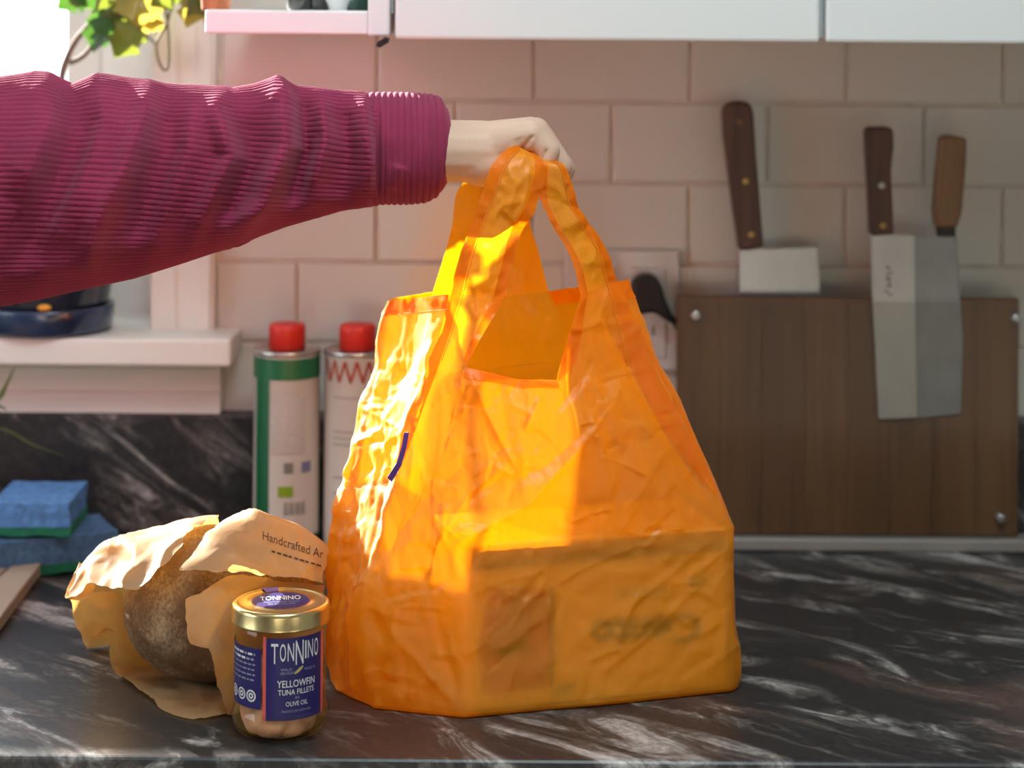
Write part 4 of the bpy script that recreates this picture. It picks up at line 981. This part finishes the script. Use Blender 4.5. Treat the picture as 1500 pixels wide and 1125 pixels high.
# lower sheet: left rim of the open end, running under the loaf
def rim(px, py, z=0.003): return (px, py, gd(px, py, z))
sheet('paper_panel', pk([
    [(98, 880, 1.550), (104, 905, 1.552), (112, 930, 1.556), (125, 949, 1.560), (142, 934, 1.572), (160, 940, 1.575), (167, 985, 1.575), (205, 1010, 1.535), (243, 1048, 1.496), (290, 1059, 1.480), (336, 1049, 1.492)],
    [(120, 872, 1.578), (128, 892, 1.580), (136, 910, 1.582), (148, 922, 1.584), (160, 920, 1.590), (172, 945, 1.590), (182, 985, 1.578), (220, 1006, 1.548), (255, 1030, 1.520), (293, 1036, 1.510), (337, 1032, 1.512)],
    [(152, 866, 1.604), (158, 880, 1.606), (166, 900, 1.610), (176, 920, 1.612), (184, 935, 1.612), (192, 955, 1.606), (205, 980, 1.594), (238, 996, 1.572), (266, 1008, 1.552), (298, 1012, 1.545), (338, 1012, 1.545)],
    [(180, 868, 1.632), (184, 885, 1.634), (190, 905, 1.636), (197, 925, 1.636), (204, 940, 1.634), (212, 955, 1.626), (226, 970, 1.61), (250, 980, 1.596), (275, 985, 1.59), (302, 987, 1.586), (338, 988, 1.585)]]), 12, 10, 0.0018, 17.0)
# folded lip at the mouth
sheet('paper_lip', pk([
    [(117, 824, 1.578), (125, 832, 1.572), (132, 845, 1.560), (138, 858, 1.545)],
    [(106, 848, 1.566), (114, 856, 1.560), (122, 863, 1.552), (132, 868, 1.543)],
    [(96, 876, 1.552), (106, 880, 1.548), (118, 878, 1.545), (136, 868, 1.542)]]), 8, 8, 0.0012, 23.0, 0.001)
# print on the paper, laid on its surface
bvh = BVHTree.FromPolygons([Vector(v.co) for v in right_top.data.vertices], [tuple(p.vertices) for p in right_top.data.polygons])
def paper_text(body, px0, py0, px1, py1, h_, m, bold=0.0):
    v, f = text_geo(body, 1, bold); vs = []; o_ = Vector((0, 0, CAMH)); ang = math.atan2(py1-py0, px1-px0); L_ = math.hypot(px1-px0, py1-py0)
    for q in v:
        a = (q[0]+0.5)*L_; b = -q[1]*h_; X = px0+a*math.cos(ang)-b*math.sin(ang)+0.25*b; Y = py0+a*math.sin(ang)+b*math.cos(ang)
        dr = (P(X, Y, 1.5)-o_).normalized(); hit = bvh.ray_cast(o_, dr)
        p = hit[0] if hit[0] is not None else P(X, Y, 1.51); vs.append(p-dr*0.0009)
    return raw('lettering', vs, f, m, pbag)
paper_text('Handcrafted Ar', 385, 784, 474, 812, 13, 'ink', 0.0)
for k in range(9):                           # a second line of print too small to read
    a0 = 398+k*8.2; v_ = []
    for (qx, qy) in ((a0, 0), (a0+5+k % 3, 0), (a0+5+k % 3, 2.6), (a0, 2.6)):
        dr = (P(qx, 806+(qx-398)*0.30+qy, 1.5)-Vector((0, 0, CAMH))).normalized(); hit = bvh.ray_cast(Vector((0, 0, CAMH)), dr)
        if hit[0] is not None: v_.append(hit[0]-dr*0.0008)
    if len(v_) == 4: raw('print_stroke', v_, [(0, 1, 2, 3)], 'ink', pbag)

# ================================================================== OIL CANS
def oil_can(px, d, label, variant):
    c = P(px, 600, d); c.z = 0.0; e = empty('oil_can', c, label, 'oil can', 'red-capped oil cans against the wall'); R = 0.0315; H_ = 0.193
    lathe('body', [(0.0, 0.001), (R-0.002, 0.001), (R+0.0006, 0.0), (R+0.0006, 0.003), (R-0.0005, 0.0045), (R-0.0005, H_-0.006), (R+0.0002, H_-0.005)], c, 'tin_white', e, 64)
    lathe('rim', [(R-0.0003, H_-0.0048), (R+0.0009, H_-0.004), (R+0.0009, H_-0.001), (R, H_), (R-0.001, H_-0.001), (R-0.0018, H_-0.004), (R*0.75, H_-0.0035), (0.018, H_-0.002), (0.0, H_-0.002)], c, 'tin_metal', e, 64)
    cap = lathe('cap', [(0.0165, H_-0.0015), (0.0170, H_-0.001), (0.0170, H_+0.016), (0.0172, H_+0.018), (0.0165, H_+0.0215), (0.015, H_+0.0228), (0.0, H_+0.0228)], c, 'red_cap', e, 72, 1, 0.0003)
    q = R+0.0001
    if variant == 0:
        cyl_patch('top_band', c, q, -180, 180, H_-0.026, H_-0.0065, 'tin_green', e, 64)
        cyl_patch('side_stripe', c, q, -58, -25, 0.0045, H_-0.026, 'tin_green', e, 12)
        cyl_patch('bottom_band', c, q, -180, 180, 0.0045, 0.020, 'tin_green', e, 64)
        cyl_patch('fine_print', c, q, -21, 40, 0.098, 0.150, simple('fine print grey', (0.50, 0.455, 0.41), 0.4, var=0.12, vscale=420), e, 12)
        cyl_patch('icon', c, q, 2, 18, 0.080, 0.090, 'icon_grey', e, 5); cyl_patch('icon', c, q, 33, 52, 0.080, 0.090, 'icon_blue', e, 6)
        cyl_patch('organic_mark', c, q, -8, 18, 0.058, 0.068, 'lime', e, 8)
        for k in range(11):
            a = 3+k*3.6; cyl_patch('barcode_bar', c, q, a, a+(1.2 if k % 3 else 2.2), 0.041, 0.053, 'icon_grey', e, 2)
    else:
        n = 6
        for k in range(n):
            for s in (0, 1):
                a0 = -62+k*21; z0, z1 = (H_-0.008, H_-0.028); vs = []
                for (a, z) in ((a0+s*10.5, z0 if s == 0 else z1), (a0+s*10.5+5, z0 if s == 0 else z1), (a0+s*10.5+15.5, z1 if s == 0 else z0), (a0+s*10.5+10.5, z1 if s == 0 else z0)):
                    ar = math.radians(a); vs.append((c.x+(q+0.0002)*math.sin(ar), c.y-(q+0.0002)*math.cos(ar), z))
                raw('zigzag_stroke', vs, [(0, 1, 2, 3)], 'tin_red', e)
        for z in (0.150, 0.118, 0.112, 0.106, 0.075, 0.060): cyl_patch('text_line', c, q, -40, 30, z, z+0.0018, simple('pale print', (0.38, 0.35, 0.32), 0.5), e, 12)
oil_can(420, 1.945, 'tall red-capped oil can with dark green band and stripe', 0)
oil_can(523, 1.945, 'white red-capped oil can with red zigzag, partly behind the orange bag', 1)

# ================================================================== SPONGES AND THE WOODEN BOARD
def sponge(c, lx, ly, h_, pad, rot, label, m, tilt=0.0, wav=0.0):
    e = empty('sponge', c, label, 'sponge', 'blue and green sponges')
    def blk(name, z0, z1, mm, wv, grow):
        bm = bmesh.new(); bbox(bm, -lx/2-grow, lx/2+grow, -ly/2-grow, ly/2+grow, z0, z1)
        bmesh.ops.subdivide_edges(bm, edges=bm.edges[:], cuts=11, use_grid_fill=True)
        for v in bm.verts:
            n_ = perlin(np.array([[v.co.x*60, v.co.y*60, v.co.z*60+c[0]*99]]))[0]
            if abs(abs(v.co.x)-lx/2-grow) < 1e-4: v.co.x += 0.0022*n_
            if abs(abs(v.co.y)-ly/2-grow) < 1e-4: v.co.y += 0.0022*n_
            v.co.z += wv*math.sin(v.co.x*150)*(1 if z0 < 0.004 else 0.3)+0.0012*n_*(z1 > pad)
        for v in bm.verts: v.co = Matrix.Rotation(rot, 3, 'Z') @ (Matrix.Rotation(tilt, 3, 'Y') @ v.co)+Vector(c)
        return from_bm(name, bm, mm, e, True)
    auto_smooth(blk('scouring_pad', 0.001, pad, 'scrub', wav, 0.0012), 50); auto_smooth(blk('foam', pad, h_, m, 0, 0), 50)
    return e
s1 = P(72, 780, 1.90); sponge(Vector((s1.x, 1.885, 0.0015)), 0.118, 0.072, 0.033, 0.009, math.radians(24), 'damp faded blue sponge lying on its green pad under a brighter one', 'sponge_dark', 0.0, 0.0006)
s2 = P(62, 740, 1.90); sponge(Vector((s2.x, 1.890, 0.0365)), 0.070, 0.085, 0.030, 0.008, 0.02, 'bright blue sponge with green pad lying on top of another sponge', 'sponge_blue', 0.0, 0.0008)
wb = empty('wooden_board', G(-60, 850), 'pale wooden board with a grooved edge lying beside the sponges', 'board')
def bpoly(pts, z): return [Vector((*G(*p, z).xy, 0.001)) for p in pts]
zb_ = 0.012
prism('edge_strip', bpoly([(46, 801), (80, 799), (-40, 960), (-120, 960)], zb_), zb_, (0, 0, 1), 'bamboo', wb, 0.0015)
prism('plank', bpoly([(-260, 806), (41, 802), (-128, 960), (-560, 960)], zb_), zb_-0.001, (0, 0, 1), 'bamboo', wb, 0.0015)

# ================================================================== POTTED PLANT ON THE SILL
PC = P(66, 495, 1.998); PC.z = sill_z
plant = empty('potted_plant', PC, 'leafy houseplant in a dark blue pot on the window sill', 'plant')
lathe('saucer', [(0.0, 0.0005), (0.058, 0.0005), (0.060, 0.001), (0.065, 0.005), (0.0665, 0.024), (0.066, 0.0265), (0.0645, 0.0265), (0.063, 0.010), (0.0, 0.008)], PC, 'saucer', plant, 72)
pot = lathe('pot', [(0.0, 0.009), (0.052, 0.009), (0.054, 0.011), (0.061, 0.026), (0.065, 0.050), (0.067, 0.074), (0.069, 0.076), (0.069, 0.086), (0.064, 0.086), (0.062, 0.075), (0.0, 0.074)], PC, 'pot', plant, 72)
lathe('soil', [(0.0625, 0.076), (0.03, 0.080), (0.0, 0.081)], PC, 'soil', plant, 40)
for k in range(3):
    a = 12+k*120; ar = math.radians(a); bm = bmesh.new(); r = 0.0612
    ellipsoid(bm, Vector((PC.x+r*math.sin(ar), PC.y-r*math.cos(ar), PC.z+0.030)), 0.0065, 0.003, 0.0035, Matrix.Rotation(ar, 4, 'Z')); from_bm('glaze_motif', bm, 'pot_yellow', pot, True)
st = [(('bark'), [Vector((PC.x, PC.y, PC.z+0.075)), P(78, 250, 1.995), P(90, 120, 1.985), P(98, 85, 1.98), P(112, 58, 1.975), P(134, 30, 1.97), P(150, -20, 1.965)], [0.0055, 0.0045, 0.0036, 0.0032, 0.0030, 0.0026, 0.002]),
      ('bark', [P(103, 92, 1.98), P(122, 82, 1.975), P(140, 60, 1.97), P(152, 45, 1.965)], [0.0026, 0.0024, 0.002, 0.0014]),
      ('stem', [P(232, -30, 1.955), P(238, 0, 1.955), P(245, 30, 1.955), P(247, 70, 1.955), P(246, 98, 1.955), P(240, 102, 1.955), P(232, 88, 1.955), P(229, 65, 1.955), P(236, 50, 1.955), P(244, 36, 1.955), P(250, 10, 1.955), P(256, -30, 1.955)], 0.0014),
      ('stem', [P(229, 66, 1.955), P(215, 52, 1.955), P(196, 38, 1.955), P(180, 20, 1.955), P(160, -20, 1.96)], 0.0011),
      ('stem', [P(190, -30, 1.955), P(180, 0, 1.955), P(172, 20, 1.955)], 0.0012), ('stem', [P(262, -40, 1.95), P(275, -15, 1.945), P(285, 0, 1.94)], 0.0012)]
for (m, pts, rr) in st: tube('stem', pts, rr, m, plant, 8, 6)
def leaf(px, py, d, size, rot, pitch, yaw, m):
    """lobed leaf, stalk end at the given point, hanging along rot (0 = down, + = to the right)"""
    prof = [(0.0, 0.02), (0.10, 0.30), (0.20, 0.47), (0.32, 0.36), (0.45, 0.33), (0.58, 0.46), (0.70, 0.28), (0.85, 0.14), (1.0, 0.01)]
    vs, fs = [], []; nx = 7
    for t, w_ in prof:
        for k in range(nx):
            s = -1+2*k/(nx-1); x = s*w_; y = -t; z = 0.10*abs(s)*w_*2+0.10*math.sin(t*3)-0.05*math.sin(s*5+t*4)*w_; vs.append(Vector((x, -z, y)))
    mt = Matrix.Rotation(yaw, 3, 'Z') @ Matrix.Rotation(pitch, 3, 'X') @ Matrix.Rotation(-rot, 3, 'Y'); o_ = P(px, py, d)
    vs = [mt @ v*size+o_ for v in vs]
    return raw('leaf', vs, grid_faces(len(prof), nx), m, plant, True)
for a in ((150, 12, 1.960, .040, .15, .3, .5, 'leaf_dark'), (155, 25, 1.955, .036, -.25, -.2, -.3, 'leaf_dark'), (168, 4, 1.962, .036, .25, .25, .2, 'leaf_mid'), (200, 34, 1.950, .040, -.55, .2, .1, 'leaf_mid'), (216, -6, 1.955, .040, -.1, .1, .4, 'leaf_yellow'),
          (120, -14, 1.960, .030, -.9, .3, .2, 'leaf_dark'), (140, -12, 1.955, .034, -1.3, .5, -.2, 'leaf_dark'), (130, -8, 1.97, .030, 1.0, .6, .1, 'leaf_mid'), (165, -20, 1.955, .034, .9, .4, .2, 'leaf_mid'), (205, -22, 1.96, .034, -.6, -.3, .3, 'leaf_yellow'), (240, 32, 1.953, .022, -1.35, .9, .1, 'leaf_yellow'),
          (286, -10, 1.935, .034, -.2, .2, .4, 'leaf_yellow'), (275, -16, 1.93, .032, .6, .3, -.3, 'leaf_mid'), (262, -22, 1.94, .034, -.9, .3, .2, 'leaf_mid'), (304, 25, 1.925, .012, .3, .2, .2, 'leaf_yellow'), (188, -18, 1.95, .036, .4, -.3, -.5, 'leaf_yellow'), (132, 20, 1.968, .020, 1.2, .5, .2, 'leaf_mid')):
    leaf(*a)
spr = empty('spider_plant', G(-60, 800, 0.0), 'thin green grassy sprig drooping in front of the granite upstand', 'plant')
lathe('pot', [(0.0, 0.0), (0.028, 0.0), (0.030, 0.002), (0.038, 0.060), (0.041, 0.060), (0.041, 0.070), (0.036, 0.070), (0.0, 0.062)], Vector((P(-120, 780, 1.93).x, 1.93, 0.0)), 'terracotta', spr, 40)
b0 = P(-120, 700, 1.93)
def blade(pts, w0, m='leaf_mid'):
    K = [Vector(q) for q in pts]; C_ = cr_spline(np.array([tuple(k) for k in K]), 8); vs = []; n = len(C_)
    for i, c in enumerate(C_):
        w_ = w0*math.sin(PI*min(0.97, 0.12+0.85*i/(n-1)))
        vs += [(c[0]-w_*0.5, c[1], c[2]-w_*0.25), (c[0], c[1]-w_*0.25, c[2]), (c[0]+w_*0.5, c[1], c[2]+w_*0.25)]
    return raw('blade', vs, grid_faces(n, 3), m, spr, True)
blade([b0, P(-60, 600, 1.93), P(-10, 592, 1.93), P(8, 565, 1.93), P(22, 536, 1.93)], 0.008)
blade([b0, P(-60, 640, 1.93), P(0, 628, 1.935), P(45, 650, 1.94), P(95, 668, 1.945)], 0.0026, 'leaf_mid')
blade([b0, P(-70, 600, 1.93), P(-20, 590, 1.93), P(10, 600, 1.93)], 0.006, 'leaf_dark')

# ================================================================== KNIFE RACK, KNIVES, SOCKET
rack = empty('knife_rack', P(1240, 795, 1.975), 'walnut knife rack with clear front sheet standing against the tiles', 'knife rack')
YB = 1.966
x0, x1 = P(991, 600, YB).x, P(1492, 600, YB).x; z1 = P(1240, 436, YB).z
nb = 8; rack_z0 = 0.014
for k in range(nb):
    box('plank', x0+(x1-x0)*k/nb+0.0001, x0+(x1-x0)*(k+1)/nb-0.0001, YB, YB+0.014, rack_z0, z1, 'board_wood', rack, 0.0004, 1)
box('clear_front', x0+0.004, x1-0.002, YB-0.009, YB-0.006, rack_z0, z1-0.003, 'acrylic', rack)
box('base_rail', x0+0.002, x1+0.02, YB-0.012, YB+0.016, 0.0005, 0.0125, 'rail', rack, 0.002)
def stud(px, py, y0, y1, r, m, parent, name):
    c = P(px, py, y0); vs, fs = [], []; n = 20
    for (rr, y) in ((r*0.6, y0), (r, y0+0.0008), (r, y1)):
        for k in range(n): a = 2*PI*k/n; vs.append((c.x+rr*math.cos(a), y, c.z+rr*math.sin(a)))
    fs = grid_faces(3, n, True); fs.append(tuple(range(n))); fs.append(tuple(range(2*n, 3*n))[::-1])
    return raw(name, vs, fs, m, parent, False)
for (a, b) in ((1020, 463), (1489, 467), (1467, 760)): stud(a, b, YB-0.0115, YB+0.002, 0.0042, 'screw', rack, 'screw')
def knife(hand, blade_, yh, th, yb, tb, hm_, bm_, rivets, label, ferrule=None, mark=None):
    e = empty('cleaver', P(hand[0][0], hand[0][1], yh), label, 'knife', 'cleavers in the knife rack')
    prism('handle', [P(a, b, yh) for a, b in hand], th, (0, 1, 0), hm_, e, 0.003, 3, False)
    bl = prism('blade', [P(a, b, yb) for a, b in blade_], tb, (0, 1, 0), bm_, e, 0.0004, 1)
    for (a, b, m) in rivets: stud(a, b, yh-0.0008, yh+0.004, 0.0033, m, e, 'rivet')
    if ferrule: prism('ferrule', [P(a, b, yh+0.002) for a, b in ferrule], th-0.004, (0, 1, 0), 'black_plastic', e, 0.001)
    return e, bl
knife([(1058, 165), (1062, 154), (1072, 149), (1088, 148), (1099, 152), (1104, 164), (1108, 230), (1119, 362), (1083, 368), (1072, 290), (1060, 200)], [(1083, 366), (1198, 362), (1200, 400), (1205, 620), (1085, 620)], 1.972, 0.018, 1.983, 0.0025, 'handle_dark', 'steel',
      [(1084, 179, 'handle_light'), (1093, 266, 'brass'), (1101, 344, 'brass')], 'cleaver with long dark handle and brass rivets, blade tucked behind the rack')
k2, bl2 = knife([(1268, 192), (1271, 187), (1303, 186), (1309, 190), (1310, 215), (1306, 250), (1308, 300), (1310, 343), (1276, 346), (1272, 270)], [(1276, 344), (1340, 344), (1344, 612), (1287, 614), (1278, 440)], 1.952, 0.018, 1.9605, 0.0018, 'handle_dark', 'steel',
      [(1292, 272, 'screw'), (1294, 331, 'brass')], 'cleaver with reddish brown handle and maker mark stamped on bright blade')
knife([(1379, 201), (1393, 198), (1417, 203), (1416, 240), (1410, 310), (1403, 334), (1372, 334), (1369, 310), (1374, 250)], [(1338, 346), (1402, 345), (1411, 500), (1408, 606), (1344, 613)], 1.950, 0.019, 1.9625, 0.0018, 'handle_light', 'steel_dark',
      [], 'dull grey cleaver with faceted pale wooden handle and black ferrule', ferrule=[(1374, 333), (1401, 333), (1400, 347), (1376, 347)])
for k, (cx_, cy_, w_, h_, sl) in enumerate(((1301, 392, 7, 4, .4), (1303, 400, 10, 3, -.3), (1300, 408, 6, 5, .2), (1302, 419, 9, 3, 0), (1299, 427, 7, 3, .3), (1304, 432, 6, 3, -.2), (1303, 412, 3, 14, 0))):
    prism('stamp', [P(cx_-w_/2, cy_-h_/2-sl*3, 1.9603), P(cx_+w_/2, cy_-h_/2+sl*3, 1.9603), P(cx_+w_/2, cy_+h_/2+sl*3, 1.9603), P(cx_-w_/2, cy_+h_/2-sl*3, 1.9603)], 0.0002, (0, 1, 0), 'icon_grey', bl2)
yo = YW-0.006
sock = empty('wall_socket', P(935, 455, yo), 'white wall socket plate beside the knife rack', 'socket')
def rpoly(x0_, y0_, x1_, y1_, y): return [P(x0_, y0_, y), P(x1_, y0_, y), P(x1_, y1_, y), P(x0_, y1_, y)]
prism('plate', rpoly(828, 366, 996, 544, yo-0.0062), 0.0060, (0, 1, 0), 'plate_white', sock, 0.0022, 3)
ins = prism('socket_face', rpoly(925, 392, 975, 524, yo-0.0085), 0.003, (0, 1, 0), 'plate_white', sock, 0.001)
prism('socket_face', rpoly(850, 392, 900, 524, yo-0.0085), 0.003, (0, 1, 0), 'plate_white', sock, 0.001)
for (a, b) in ((942, 485), (957, 485)): prism('slot', rpoly(a-2, b-7, a+2, b+7, yo-0.0087), 0.001, (0, 1, 0), 'icon_grey', ins)
plug = empty('power_plug', P(955, 440, yo-0.02), 'black power plug pushed into the wall socket', 'plug')
prism('plug_body', [P(a, b, yo-0.036) for a, b in ((925, 418), (934, 407), (948, 403), (961, 407), (969, 418), (975, 440), (988, 468), (987, 476), (975, 470), (958, 458), (938, 462), (928, 455))], 0.027, (0, 1, 0), 'black_plastic', plug, 0.004, 3)
tube('cable', [P(975, 458, yo-0.024), P(992, 478, yo-0.020), P(1004, 520, yo-0.016), P(1004, 600, yo-0.021), P(1006, 700, yo-0.024)], 0.0032, 'black_plastic', plug, 10)
